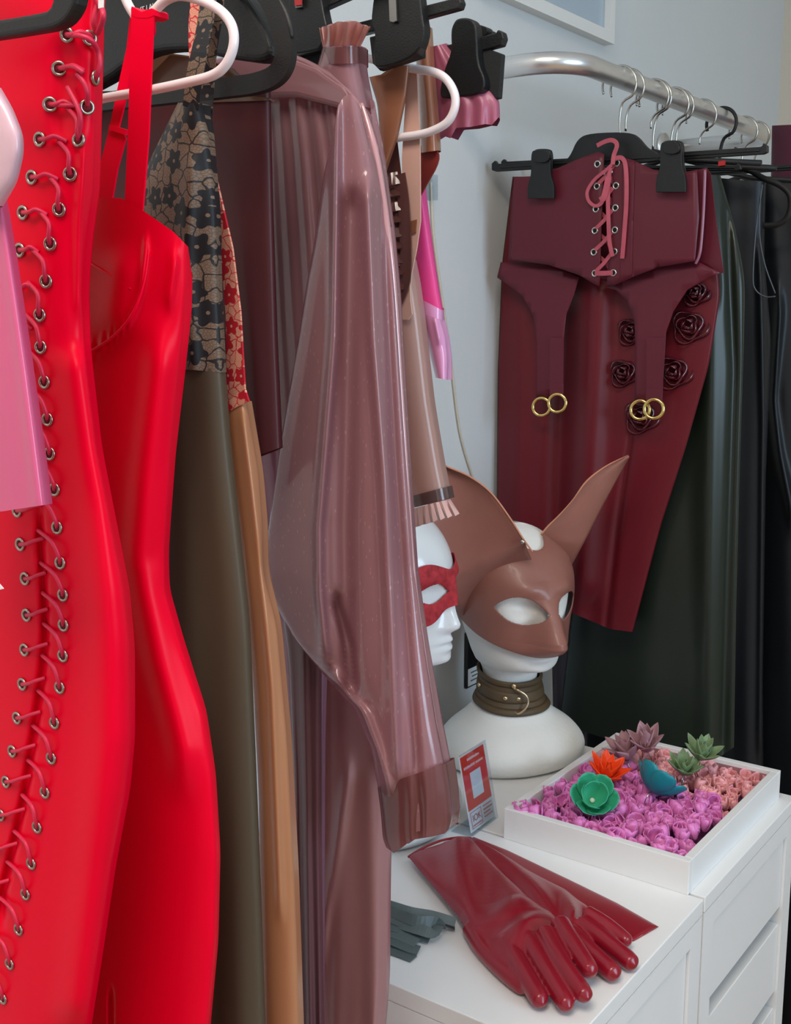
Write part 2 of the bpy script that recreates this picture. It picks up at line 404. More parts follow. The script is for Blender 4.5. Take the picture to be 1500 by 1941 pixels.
# ------------------------------------------------------------------ drawer units
def drawer_unit(label, y0, y1):
    x0, x1 = -.962, -.431; t = .018
    g = thing('drawer_unit', label, 'drawers', ((x0+x1)/2, (y0+y1)/2, 0), 'white drawer units along the wall')
    y0 += .0015; y1 -= .0015
    body = mk('body', *boxes_vf([((x0, y0, .06), (x1-.0205, y0+t, TOP-.0205)), ((x0, y1-t, .06), (x1-.0205, y1, TOP-.0205)),
                      ((x0, y0+t, .06), (x0+.01, y1-t, TOP-.0205)), ((x0+.01, y0+t, .06), (x1-.03, y1-t, .075))]), m_white, g, smooth=False)
    top = box('top', (x0, y0, TOP-.02), (x1, y1, TOP), m_white, g, bev=.0012)
    # face frame round the drawers
    fr = .034
    mk('face_frame', *boxes_vf([((x1-.02, y0, .05), (x1-.0005, y0+fr, TOP-.021)), ((x1-.02, y1-fr, .05), (x1-.0005, y1, TOP-.021)),
                      ((x1-.02, y0+fr, TOP-.021-.026), (x1-.0005, y1-fr, TOP-.021)), ((x1-.02, y0+fr, .05), (x1-.0005, y1-fr, .075))]), m_white, g, smooth=False)
    zs = [(.546, .652), (.415, .520), (.284, .389), (.153, .258), (.08, .127)]
    for i, (a, b) in enumerate(zs):
        d = box('drawer', (x1-.024, y0+fr+.0015, a), (x1-.004, y1-fr-.0015, b), m_white, g, bev=.001)
        mk('drawer_box', *boxes_vf([((x0+.03, y0+fr+.006, a+.005), (x1-.024, y0+fr+.016, b-.03)), ((x0+.03, y1-fr-.016, a+.005), (x1-.024, y1-fr-.006, b-.03)),
                                    ((x0+.03, y0+fr+.016, a+.005), (x1-.024, y1-fr-.016, a+.012))]), m_white2, d, smooth=False)
    for yy in (y0+.01, y1-.03):
        for xx in (x0+.01, x1-.05): box('foot', (xx, yy, 0), (xx+.03, yy+.02, .06), m_white, g)
    return g
drawer_unit('white drawer unit with the red gloves lying on its top', .852, 1.207)
drawer_unit('white drawer unit with the white tray on its top', 1.209, 1.562)

# ------------------------------------------------------------------ rails
RX, RZ, RR = -.75, 1.711, .0145
m_chrome = M('brushed_chrome', (222, 222, 222), rough=.3, metal=.85, noise=.03, scale=60)
m_black = M('black_plastic', (13, 14, 16), rough=.42, noise=.1, scale=90, bump=.12, bscale=700)
m_rubber = M('black_rubber', (12, 11, 12), rough=.55, noise=.1, scale=90, bump=.1, bscale=900)
m_foam = M('black_foam_pad', (30, 32, 34), rough=.95, noise=.15, scale=300, bump=.5, bscale=1500)
def rail(label, y0, y1, b=.07):
    g = thing('clothes_rail', label, 'clothes rail', (RX, (y0+y1)/2, RZ), 'wall mounted clothes rails')
    P = [(WX+.003, y0, RZ)]
    P += [(RX-b, y0, RZ)]+[(RX-b+b*sin(a), y0+b-b*cos(a), RZ) for a in [pi/2*i/8 for i in range(1, 9)]]
    P += [(RX, y0+b+(y1-y0-2*b)*i/10, RZ) for i in range(1, 10)]
    P += [(RX-b*(1-cos(a)), y1-b+b*sin(a), RZ) for a in [pi/2*i/8 for i in range(0, 9)]]+[(WX+.003, y1, RZ)]
    V, Fc = tube_vf(P, RR, 20); mk('bar', V, Fc, m_chrome, g)
    for yy in (y0, y1):
        V, Fc = tube_vf([(WX, yy, RZ), (WX+.006, yy, RZ)], .03, 24); mk('wall_flange', V, Fc, m_chrome, g)
rail('chrome wall rail above the red latex dresses', .16, .955)
rail('chrome wall rail holding the burgundy corset and black garments', 1.43, 2.28)
def hook_pts(y, zb, x=RX, r=.0265, lean=0.):
    """question-mark hook over the rail, stem going down to zb"""
    c = RZ+RR+.0015-r
    P = [(x+lean, y, zb), (x+lean*.6, y, zb+(c-r-zb)*.55), (x+.006, y, c-r*.95)]
    P += [(x+r*cos(a), y, c+r*sin(a)) for a in [radians(-40+i*22) for i in range(0, 12)]]
    return P
m_wire = M('steel_wire', (190, 188, 182), rough=.25, metal=1., noise=.03)
m_gold = M('gold_metal', (214, 176, 92), rough=.2, metal=1., noise=.04)
def hook(g, y, zb, mat=None, r=.0017, lean=0.):
    return tube('hook', hook_pts(y, zb, lean=lean), r, mat or m_wire, g, seg=8, sub=3)

# ------------------------------------------------------------------ picture on the wall
c = PX(1165, 84, WX+.02); py1, pz0 = c.y, c.z; pw, ph = .46, .62
g = thing('picture_frame', 'white framed print hanging high on the wall above the clip hangers', 'picture', (WX, py1-pw/2, pz0))
f = .02
mk('frame', *boxes_vf([((WX, py1-pw, pz0), (WX+.02, py1, pz0+f)), ((WX, py1-pw, pz0+ph-f), (WX+.02, py1, pz0+ph)), ((WX, py1-pw, pz0+f), (WX+.02, py1-pw+f, pz0+ph-f)), ((WX, py1-f, pz0+f), (WX+.02, py1, pz0+ph-f))]), m_white2, g, smooth=False)
box('print', (WX, py1-pw+f, pz0+f), (WX+.004, py1-f, pz0+ph-f), M('print_paper', (240, 240, 244), rough=.5, noise=.04, scale=5), g)
box('print_motif', (WX+.004, py1-.33, pz0+.075), (WX+.0045, py1-.16, pz0+.3), M('print_pink', (226, 150, 160), rough=.6, noise=.4, scale=40), g)
box('glazing', (WX+.008, py1-pw+f, pz0+f), (WX+.009, py1-f, pz0+ph-f), GLASS('picture_glass'), g)

# cable and little hook on the wall, black tag
m_cable = M('cream_cable', (205, 192, 172), rough=.5)
g = thing('cable', 'thin pale cable trailing down the wall beside the pink garment', 'cable', PX(870, 700, WX))
tube('cord', [PX(u, v, WX+.004) for u, v in [(818, 345), (822, 440), (838, 560), (855, 680), (868, 790), (880, 850), (905, 930), (930, 1010)]], .0016, m_cable, g, seg=8)
V, Fc = box_vf((WX, -.008, -.018), (WX+.012, .008, .018)); q = PX(812, 356, WX)
mk('adhesive_clip', [Vector((a[0], a[1]+q.y, a[2]+q.z)) for a in V], Fc, GLASS('clear_plastic'), g, smooth=False)
a, b = PX(880, 1203, WX), PX(918, 1287, WX)
g = thing('wall_tag', 'black tag with a small white label on the wall between the heads', 'tag', (WX, (a.y+b.y)/2, b.z))
o = box('tag_board', (WX, a.y, b.z), (WX+.006, b.y, a.z+.004), m_black, g, bev=.003)
lw = b.y-a.y; box('white_label', (WX+.006, a.y+.004, b.z+.004), (WX+.0065, b.y-.004, b.z+.034), m_white2, g)
for i in range(3): box('label_line', (WX+.0065, a.y+.012+.004*(i % 2), b.z+.011+.007*i), (WX+.0068, b.y-.012-.003*(i % 2), b.z+.0135+.007*i), M('grey_ink', (110, 110, 112), rough=.7), g)

# ------------------------------------------------------------------ mannequin heads
m_foamhead = M('white_foam', (238, 236, 230), rough=.6, noise=.03, scale=25, bump=.25, bscale=160)
m_gloss = M('white_gloss', (236, 238, 240), rough=.25, noise=.01, coat=.4)
PROF = [(0, .085, -.072, .100), (.012, .100, -.084, .113), (.032, .104, -.086, .115), (.055, .090, -.076, .098), (.075, .064, -.060, .070), (.095, .046, -.048, .048),
        (.115, .040, -.044, .041), (.135, .040, -.045, .040), (.150, .046, -.051, .044), (.157, .074, -.058, .051), (.163, .088, -.06, .054), (.172, .093, -.064, .058), (.188, .092, -.07, .063),
        (.205, .090, -.08, .068), (.23, .088, -.095, .073), (.255, .093, -.103, .076), (.28, .094, -.107, .077), (.305, .087, -.104, .075), (.33, .070, -.091, .066), (.35, .044, -.067, .05), (.362, .018, -.04, .03), (.3685, -.012, -.014, .004)]
def pr(z, i):
    n = len(PROF)
    for k in range(n-1):
        if z <= PROF[k+1][0]:
            z0, z1 = PROF[k][0], PROF[k+1][0]; t = (z-z0)/(z1-z0); a = PROF[max(0, k-1)]; b = PROF[k]; c = PROF[k+1]; d = PROF[min(n-1, k+2)]
            m0 = (c[i]-a[i])/max(1e-6, c[0]-a[0])*(z1-z0); m1 = (d[i]-b[i])/max(1e-6, d[0]-b[0])*(z1-z0)
            return (2*t**3-3*t*t+1)*b[i]+(t**3-2*t*t+t)*m0+(-2*t**3+3*t*t)*c[i]+(t**3-t*t)*m1
    return PROF[-1][i]
def gs(x, s): return exp(-(x/s)**2)
def face(y, z):
    """relief of the face, added along the facing direction"""
    d = 0.
    if .185 < z < .29:                       # nose ridge with a tip
        k = interp([(.185, 0), (.200, .006), (.208, .021), (.214, .023), (.236, .015), (.262, .007), (.285, 0)], z, 0, 1); d += k*gs(y, .008+.006*max(0, 1-abs(z-.209)/.02))
    d += .006*gs(z-.191, .005)*gs(y, .02) + .006*gs(z-.181, .005)*gs(y, .017) - .004*gs(z-.186, .0025)*gs(y, .02)
    d += .006*gs(z-.163, .008)*gs(y, .018)
    for s in (-1, 1):
        d += -.013*gs(z-.257, .013)*gs(y-s*.031, .015)+.005*gs(z-.255, .007)*gs(y-s*.033, .01)+.004*gs(z-.276, .008)*gs(y-s*.03, .02)+.003*gs(z-.228, .015)*gs(y-s*.04, .016)
    return d
def head_pt(th, z, grow=0.):
    xf, xb, w = pr(z, 1), pr(z, 2), pr(z, 3); c = cos(th); sn = sin(th)
    x = (xf if c > 0 else -xb)*abs(c)**.92*(1 if c > 0 else -1); y = w*abs(sn)**.92*(1 if sn > 0 else -1)
    if c > 0: x += face(y, z)*min(1, c*2)
    if grow:
        l = sqrt(x*x+y*y) or 1; x += grow*x/l; y += grow*y/l
    return Vector((x, y, z))
def head_mesh(name, mat, parent, xf, nz=150, na=110):
    V, Fc = [], []
    for j in range(nz+1):
        z = .3685*j/nz
        for i in range(na): V.append(xf @ head_pt(2*pi*i/na, z))
    for j in range(nz):
        for i in range(na): Fc.append((j*na+i, j*na+(i+1) % na, (j+1)*na+(i+1) % na, (j+1)*na+i))
    Fc += [tuple(range(na-1, -1, -1)), tuple(nz*na+i for i in range(na))]
    return mk(name, V, Fc, mat, parent)
H2 = Matrix.Translation((-.838, 1.452, TOP)) @ Matrix.Rotation(radians(-30), 4, 'Z') @ Matrix.Diagonal((1.0, 1.0, 1.0, 1))
g2 = thing('mannequin_head', 'white foam mannequin head wearing the fox mask and olive collar', 'mannequin head', (-.838, 1.452, TOP), 'white mannequin heads')
head_mesh('foam_head', m_foamhead, g2, H2)
class Stretched:
    """placement of the glossy head, whose neck is longer than the foam one"""
    def __init__(s, m, dz): s.m, s.dz = m, dz
    def __matmul__(s, p):
        k = min(1, max(0, (p.z-.09)/.055)); k = k*k*(3-2*k); return s.m @ Vector((p.x, p.y, p.z+s.dz*k))
H1 = Stretched(Matrix.Translation((-.855, 1.158, TOP)) @ Matrix.Rotation(radians(10), 4, 'Z') @ Matrix.Diagonal((.93, .93, 1.0, 1)), .072)
g1 = thing('mannequin_head', 'glossy white mannequin head wearing the red eye mask', 'mannequin head', (-.855, 1.158, TOP), 'white mannequin heads')
head_mesh('gloss_head', m_gloss, g1, H1)

# fox mask --------------------------------------------------------------
m_fox = M('brown_leather', (146, 94, 82), rough=.42, noise=.2, scale=18, bump=.08, bscale=500, coat=.1)
m_foxedge = M('tan_leather', (206, 140, 112), rough=.6, noise=.08)
fox = thing('fox_mask', 'brown leather fox mask with tall pointed ears on the foam head', 'mask', H2 @ Vector((.06, 0, .22)))
def fox_pt(th, z):
    p = head_pt(th, z, 0.)
    xf, w = pr(z, 1), pr(z, 3); c, sn = cos(th), sin(th)
    x = xf*abs(c)**.92*(1 if c > 0 else -1) if c > 0 else pr(z, 2)*abs(c)**.92
    y = w*abs(sn)**.92*(1 if sn > 0 else -1)
    l = sqrt(x*x+y*y); x += .007*x/l; y += .007*y/l
    # snout: pyramid growing towards its tip above the lips
    k = interp([(.175, .004), (.190, .012), (.200, .036), (.208, .049), (.216, .049), (.234, .037), (.254, .022), (.274, .008), (.298, 0)], z, 0, 1)
    wd = interp([(.175, .05), (.195, .038), (.21, .026), (.225, .024), (.25, .020), (.275, .016)], z, 0, 1)
    e = abs(y)/wd; x += k*exp(-e**2.1)*max(0, c)
    x += .006*gs(z-.288, .012)*gs(abs(y)-.028, .02)       # brow
    return Vector((x, y, z))
def fox_build():
    na, nz = 230, 170; a0 = radians(112); V, Fc, idx = [], [], {}
    def zb(th):
        d = abs(th)/a0; return .191+.05*d**2.1
    def zt(th):
        d = abs(th)/a0; return .336+.018*gs(d-.28, .16)-(.10 if th > 0 else .07)*max(0, d-.55)**1.2/.5
    P = []
    for j in range(nz+1):
        for i in range(na+1):
            th = -a0+2*a0*i/na; z = zb(th)+(zt(th)-zb(th))*j/nz; P.append(fox_pt(th, z))
    def eye(p):
        if p.x < 0: return False
        for s in (-1, 1):
            y = (p.y*s-.0365)/.029; z = (p.z-.2575-.12*(p.y*s-.0365))/.0205
            if abs(y) < 1 and abs(z) < (1-y*y)**.8: return True
        return False
    use = {}
    for j in range(nz):
        for i in range(na):
            q = (j*(na+1)+i, j*(na+1)+i+1, (j+1)*(na+1)+i+1, (j+1)*(na+1)+i)
            c = (P[q[0]]+P[q[2]])/2
            if eye(c): continue
            Fc.append(q)
    used = sorted({i for q in Fc for i in q}); re = {k: n for n, k in enumerate(used)}
    V = [H2 @ P[k] for k in used]; Fc = [tuple(re[k] for k in q) for q in Fc]
    o = mk('mask_face', V, Fc, m_fox, fox, recalc=False); mod_solid(o, .002, 1)
    sm = o.modifiers.new('smooth', 'SMOOTH'); sm.factor = .5; sm.iterations = 3
fox_build()
# ears: curved leather leaves rising from the brow
def ear(L, R, p, cup, tilt=None, nm='ear'):
    c = Cloth(L, R, p, th=cup, pw=.8, nv=50, sm=4); c.tilt = tilt; V, Fc = c.vf(nu=20, back=False)
    o = mk(nm, V, Fc, m_fox, fox, recalc=False); mod_solid(o, .0022, 0); return c
pe1 = (-.80, 1.345, .45); pe2 = (-.78, 1.47, .55)
ear([(842, 882), (812, 930), (812, 1000), (830, 1070), (880, 1170)], [(846, 884), (890, 902), (930, 932), (965, 978), (992, 1020), (1014, 1075)], pe1, -.012, (.74, -.07))
ear([(1192, 864), (1150, 884), (1113, 912), (1087, 948), (1060, 978), (1040, 997), (1025, 1015), (1030, 1070)], [(1193, 865), (1167, 912), (1137, 968), (1110, 1022), (1078, 1080)], pe2, .012, (.75, -.03))
tube('ear_edge', [PP(u, v, pe1, .002) for u, v in [(846, 884), (890, 903), (930, 933), (965, 979), (992, 1021), (1010, 1046)]], .0013, m_foxedge, fox, seg=6)
tube('ear_edge', [PP(u, v, pe2, .001) for u, v in [(1192, 864), (1150, 884), (1113, 912), (1087, 948), (1060, 978), (1040, 997), (1026, 1014)]], .0016, m_foxedge, fox, seg=6)
def headstrip(a0, a1, z0, z1, gr, X, mat, parent):
    V, Fc = [], []
    for i in range(29):
        for z in (z0, z1): V.append(X @ head_pt(radians(a0+(a1-a0)*i/28), z, gr))
    for i in range(28): Fc.append((2*i, 2*i+1, 2*i+3, 2*i+2))
    mod_solid(mk('strap', V, Fc, mat, parent, recalc=False), .0015, 0)
def rivet(parent, p, n, r, mat, name='rivet'):
    p = Vector(p); n = Vector(n).normalized(); a = n.orthogonal().normalized(); b = n.cross(a); V, Fc = [], []
    for j, (rr, h) in enumerate([(1, -.3), (1, .15), (.8, .5), (.4, .7)]):
        for i in range(12): V.append(p+(a*cos(pi*i/6)+b*sin(pi*i/6))*r*rr+n*r*h)
    for j in range(3):
        for i in range(12): Fc.append((j*12+i, j*12+(i+1) % 12, j*12+12+(i+1) % 12, j*12+12+i))
    Fc += [tuple(range(36, 48)), tuple(range(11, -1, -1))]
    return mk(name, V, Fc, mat, parent)
def fox_dir(th): return (H2.to_3x3() @ Vector((cos(th), sin(th), 0))).normalized()
rivet(fox, PP(991, 1027, pe1, .006), (.6, -.8, .1), .0034, m_wire)
rivet(fox, PP(1034, 1025, pe2, .006), (.6, -.8, .1), .0034, m_wire)
for z in (.284, .273, .262): rivet(fox, H2 @ fox_pt(radians(-92), z)+fox_dir(radians(-92))*.005, fox_dir(radians(-92)), .003, m_wire)
V, Fc = tube_vf(smooth_path([H2 @ fox_pt(radians(a), z)+fox_dir(radians(a))*.0045 for a, z in [(-84, .316), (-83, .296), (-82, .278), (-82, .262)]], 4), .0007, 6); mk('seam', V, Fc, M('dark_brown_thread', (70, 40, 36)), fox)
# strap round the back of the head
headstrip(112, 248, .262, .279, .003, H2, m_fox, fox)

# collar ------------------------------------------------------------------
m_olive_l = M('olive_leather', (86, 68, 44), rough=.55, noise=.15, scale=30, bump=.15, bscale=500)
cl = thing('collar', 'olive leather collar with a ring on the foam head neck', 'collar', H2 @ Vector((0, 0, .095)))
def band(name, z0, z1, grow, mat, parent, rows=6, na=80, tilt=.0, bul=.001, X=H2):
    V, Fc = [], []
    for j in range(rows+1):
        z = z0+(z1-z0)*j/rows; e = bul*sin(pi*j/rows)
        for i in range(na):
            th = 2*pi*i/na; zz = z+tilt*cos(th); p = head_pt(th, max(.088, min(.15, zz)), grow+e); p.z = zz; V.append(X @ p)
    for j in range(rows):
        for i in range(na): Fc.append((j*na+i, j*na+(i+1) % na, (j+1)*na+(i+1) % na, (j+1)*na+i))
    o = mk(name, V, Fc, mat, parent, recalc=False); mod_solid(o, .0025, 1); return o
band('collar_band', .092, .138, .004, m_olive_l, cl, tilt=-.006)
band('edge_strip', .091, .099, .0053, m_olive_l, cl, tilt=-.006, rows=3)
band('edge_strip', .131, .139, .0053, m_olive_l, cl, tilt=-.006, rows=3)
band('centre_strap', .107, .123, .0058, m_olive_l, cl, tilt=-.006, rows=4)
m_brass = M('pale_brass', (226, 200, 160), rough=.25, metal=1., noise=.03)
def neck(th, z, gr): p = head_pt(radians(th), max(.1, min(.15, z)), gr); p.z = z-.006*cos(radians(th)); return H2 @ p
for th, z in ((-13, .115), (-36, .115), (-22, .135), (-20, .096), (-95, .119)): rivet(cl, neck(th, z, .0100), fox_dir(radians(th)), .0038, m_brass)
tube('d_ring', [neck(t_, z_, g_) for t_, z_, g_ in [(-22, .132, .012), (-16, .131, .018), (-6, .124, .021), (-3, .114, .022), (-7, .104, .021), (-15, .097, .018), (-20, .097, .012)]], .0016, m_brass, cl, seg=8)

# red eye mask -------------------------------------------------------------
m_redlace = M('red_velvet_lace', (176, 50, 58), rough=.7, noise=.75, scale=110, spec=.2, bump=.2, bscale=300)
em = thing('eye_mask', 'red lace eye mask on the glossy white head', 'mask', H1 @ Vector((.06, 0, .22)))
def eyemask():
    na, nz = 220, 80; a0 = radians(110); P, Fc = [], []
    for j in range(nz+1):
        for i in range(na+1):
            th = -a0+2*a0*i/na; d = abs(th)/a0
            zt = .288+.008*gs(d-.28, .15)-.004*gs(d, .1)-.02*max(0, d-.4)**1.3; zb = .227-.010*gs(d-.32, .16)+.012*gs(d, .09)+.045*max(0, d-.45)**1.2
            p = head_pt(th, zb+(zt-zb)*j/nz, .0035); c = p.x; P.append(p)
    for j in range(nz):
        for i in range(na):
            q = (j*(na+1)+i, j*(na+1)+i+1, (j+1)*(na+1)+i+1, (j+1)*(na+1)+i); c = (P[q[0]]+P[q[2]])/2; hole = False
            for s in (-1, 1):
                y = (c.y*s-.033)/.024; z = (c.z-.2575)/.0135
                if c.x > 0 and abs(y) < 1 and abs(z) < (1-y*y)**.9: hole = True
            if not hole: Fc.append(q)
    used = sorted({i for q in Fc for i in q}); re = {k: n for n, k in enumerate(used)}
    o = mk('mask_front', [H1 @ P[k] for k in used], [tuple(re[k] for k in q) for q in Fc], m_redlace, em, recalc=False); mod_solid(o, .0012, 1)
eyemask()
headstrip(110, 250, .256, .268, .003, H1, m_redlace, em)
# ------------------------------------------------------------------ tray of fabric flowers
tx0, tx1, ty0, ty1, tz = -.700, -.449, 1.203, 1.540, .742
tray = thing('tray', 'white open wooden tray filled with fabric flowers on the drawer unit', 'tray', ((tx0+tx1)/2, (ty0+ty1)/2, TOP))
wt = .011
box('tray_side', (tx0, ty0, TOP), (tx1, ty0+wt, tz), m_white, tray, bev=.0008)
box('tray_side', (tx0, ty1-wt, TOP), (tx1, ty1, tz), m_white, tray, bev=.0008)
box('tray_side', (tx0, ty0+wt, TOP), (tx0+wt, ty1-wt, tz), m_white, tray, bev=.0008)
box('tray_side', (tx1-wt, ty0+wt, TOP), (tx1, ty1-wt, tz), m_white, tray, bev=.0008)
box('tray_floor', (tx0+wt, ty0+wt, TOP+.001), (tx1-wt, ty1-wt, TOP+.005), m_white, tray)
m_purple = M('orchid_fabric', (228, 128, 196), rough=.45, noise=.18, scale=60, coat=.1)
m_pink = M('salmon_fabric', (255, 172, 176), rough=.45, noise=.15, scale=60, coat=.1)
def petal_vf(length, width, cup, curl, pointed=False, n=6, m=6, base=.18):
    """one petal from origin along +x, cupped across, curling up at its end"""
    V, Fc = [], []
    for i in range(n+1):
        t = i/n
        w = width*(base+(1-base)*sin(pi*min(1, t*.62+.02)))*((1-t)**.75*1.35 if pointed and t > .45 else (sqrt(max(0, 1-((t-.55)/.46)**2)) if t > .55 else 1))
        for j in range(m+1):
            s = j/m*2-1; V.append(Vector((length*t*cos(curl*t*.6), s*w/2, length*t*sin(curl*t)*.8+cup*s*s*w)))
    for i in range(n):
        for j in range(m): Fc.append((i*(m+1)+j, i*(m+1)+j+1, (i+1)*(m+1)+j+1, (i+1)*(m+1)+j))
    return V, Fc
def small_flower_mesh(name, mat, seed):
    rnd = random.Random(seed); parts = []
    for k in range(5):
        v, f = petal_vf(.0185*rnd.uniform(.85, 1.15), .0185*rnd.uniform(.85, 1.1), .45*rnd.uniform(.6, 1.5), 1.0*rnd.uniform(.7, 1.2), n=5, m=5)
        R = Matrix.Rotation(2*pi*k/5+rnd.uniform(-.2, .2), 4, 'Z') @ Matrix.Rotation(-rnd.uniform(.25, .8), 4, 'Y') @ Matrix.Translation((.0012, 0, 0))
        parts.append(([R @ q for q in v], f))
    V, Fc = merge(*parts)
    me = bpy.data.meshes.new(name); me.from_pydata(V, [], Fc); me.polygons.foreach_set('use_smooth', [True]*len(me.polygons)); me.materials.append(mat); return me
PM = [small_flower_mesh('orchid_flower', m_purple, i) for i in range(5)]
KM = [small_flower_mesh('salmon_flower', m_pink, 20+i) for i in range(4)]
rnd = random.Random(3)
def fill(meshes, test, step, name, label, group, zbase=.017, cap=290):
    k = 0; y = ty0+wt+.008
    while y < ty1-wt-.006:
        x = tx0+wt+.008+(step*.5 if (k % 2) else 0); k += 1
        while x < tx1-wt-.006:
            px, py = x+rnd.uniform(-.003, .003), y+rnd.uniform(-.003, .003)
            if test(px, py):
                o = bpy.data.objects.new(name, rnd.choice(meshes)); COL.objects.link(o)
                o.location = (px, py, TOP+zbase+rnd.uniform(-.004, .007)); o.rotation_euler = (rnd.uniform(-.45, .45), rnd.uniform(-.45, .45), rnd.uniform(0, 6.3))
                s = rnd.uniform(.9, 1.2); o.scale = (s, s, s)
                m = o.modifiers.new('solid', 'SOLIDIFY'); m.thickness = .0007; m.offset = 0
                if name == 'salmon_flower': o.scale = (s*.82, s*.82, s*.9)
                tag(o, label, 'flower', group)
            x += step
        y += step*.87
split = lambda x, y: y < 1.425-(x+.575)*.25
fill(PM, lambda x, y: split(x, y), .0205, 'orchid_flower', 'small orchid pink ruffled fabric flower lying in the near part of the tray', 'orchid fabric flowers in the tray')
fill(KM, lambda x, y: not split(x, y), .0172, 'salmon_flower', 'small salmon pink ruffled fabric flower lying in the far part of the tray', 'salmon fabric flowers in the tray', zbase=.012)
m_lining = M('dusty_paper', (170, 120, 128), rough=.8, noise=.1)
box('lining', (tx0+wt+.0005, ty1-wt-.0015, TOP+.005), (tx1-wt-.0005, ty1-wt-.0005, tz-.006), m_lining, tray)
box('lining', (tx0+wt+.001, ty0+wt+.0005, TOP+.0052), (tx1-wt-.001, ty1-wt-.002, TOP+.008), M('mauve_bed', (120, 58, 108), rough=.9), tray)
m_pearl = M('pearl', (240, 238, 230), rough=.15, coat=.8)
def sphere_vf(c, r, n=12, m=8, sz=1.):
    c = Vector(c); V, Fc = [], []
    for j in range(m+1):
        a = pi*j/m
        for i in range(n): V.append(c+Vector((r*sin(a)*cos(2*pi*i/n), r*sin(a)*sin(2*pi*i/n), r*sz*cos(a))))
    for j in range(m):
        for i in range(n): Fc.append((j*n+i, j*n+(i+1) % n, (j+1)*n+(i+1) % n, (j+1)*n+i))
    return V, Fc
def big_flower(u, v, z, size, rot, mat, label, pointed, layers, pearl=False, ringc=None):
    """fabric flower on a ring; layers = (count, length, elevation)"""
    size *= 1.35; z -= .007; c = PZ(u, v, z); g = thing('flower_ring', label, 'flower ring', c, 'fabric flower rings laid on the tray')
    g.rotation_euler = rot
    for li, (cnt, ln, el) in enumerate(layers):
        V, Fc = petal_vf(size*ln, size*ln*(.62 if pointed else .78), .28 if pointed else .22, .35 if pointed else .7, pointed, 8, 6, .45)
        me = bpy.data.meshes.new('petal'); me.from_pydata(V, [], Fc); me.polygons.foreach_set('use_smooth', [True]*len(me.polygons)); me.materials.append(mat)
        for k in range(cnt):
            o = bpy.data.objects.new('petal', me); COL.objects.link(o); o.parent = g
            o.rotation_euler = (0, -el+rnd.uniform(-.1, .1), 2*pi*k/cnt+li*.5+rnd.uniform(-.1, .1)); o.location = (0, 0, .0015*li)
            m = o.modifiers.new('solid', 'SOLIDIFY'); m.thickness = .0006; m.offset = 0
    if pearl:
        V, Fc = sphere_vf((0, 0, .006), .0035); mk('pearl', [q+ORG[g] for q in map(Vector, V)], Fc, m_pearl, g)
    V, Fc = torus_vf((0, 0, -.0095), (1, 0, 0), .0088, .0007); mk('ring', [q+ORG[g] for q in V], Fc, m_wire, g)
    return g
m_mauve_f = M('mauve_petal', (176, 132, 140), rough=.5, noise=.12, scale=60)
m_orange = M('orange_petal', (252, 78, 26), rough=.42, noise=.1, scale=60)
m_mint = M('mint_petal', (64, 178, 138), rough=.42, noise=.08, scale=60)
m_teal = M('teal_petal', (16, 132, 146), rough=.42, noise=.1, scale=60)
m_sage = M('sage_petal', (124, 148, 108), rough=.5, noise=.14, scale=60)
P3 = [(7, 1., .45), (6, .85, .85), (4, .6, 1.2)]
big_flower(1192, 1440, .755, .034, (.1, -.25, .3), m_mauve_f, 'mauve spiky fabric flower ring, the lower of two in the tray corner', True, P3)
big_flower(1226, 1424, .772, .032, (.15, -.3, 1.2), m_mauve_f, 'mauve spiky fabric flower ring, the taller of two in the tray corner', True, [(6, 1., .6), (5, .95, 1.0), (4, .8, 1.3)])
big_flower(1146, 1478, .752, .031, (.2, .25, .4), m_orange, 'bright orange pointed fabric flower ring in the tray', True, P3)
big_flower(1122, 1520, .757, .030, (.35, .75, -.45), m_mint, 'mint green round petalled fabric flower ring with a pearl', False, [(6, 1., .25), (5, .85, .6)], True)
big_flower(1236, 1501, .757, .032, (-.71, .3, 0), m_teal, 'teal fabric flower ring tipped on its side showing its wire ring', False, [(6, 1., .12), (5, .7, .35)])
big_flower(1296, 1468, .754, .027, (.25, .1, .2), m_sage, 'sage green fabric flower ring, the lower of two', True, P3)
big_flower(1326, 1440, .768, .029, (.3, .1, .8), m_sage, 'sage green fabric flower ring with sparkling centre, the upper of two', True, [(6, 1., .5), (5, .9, .95), (3, .7, 1.25)], True)

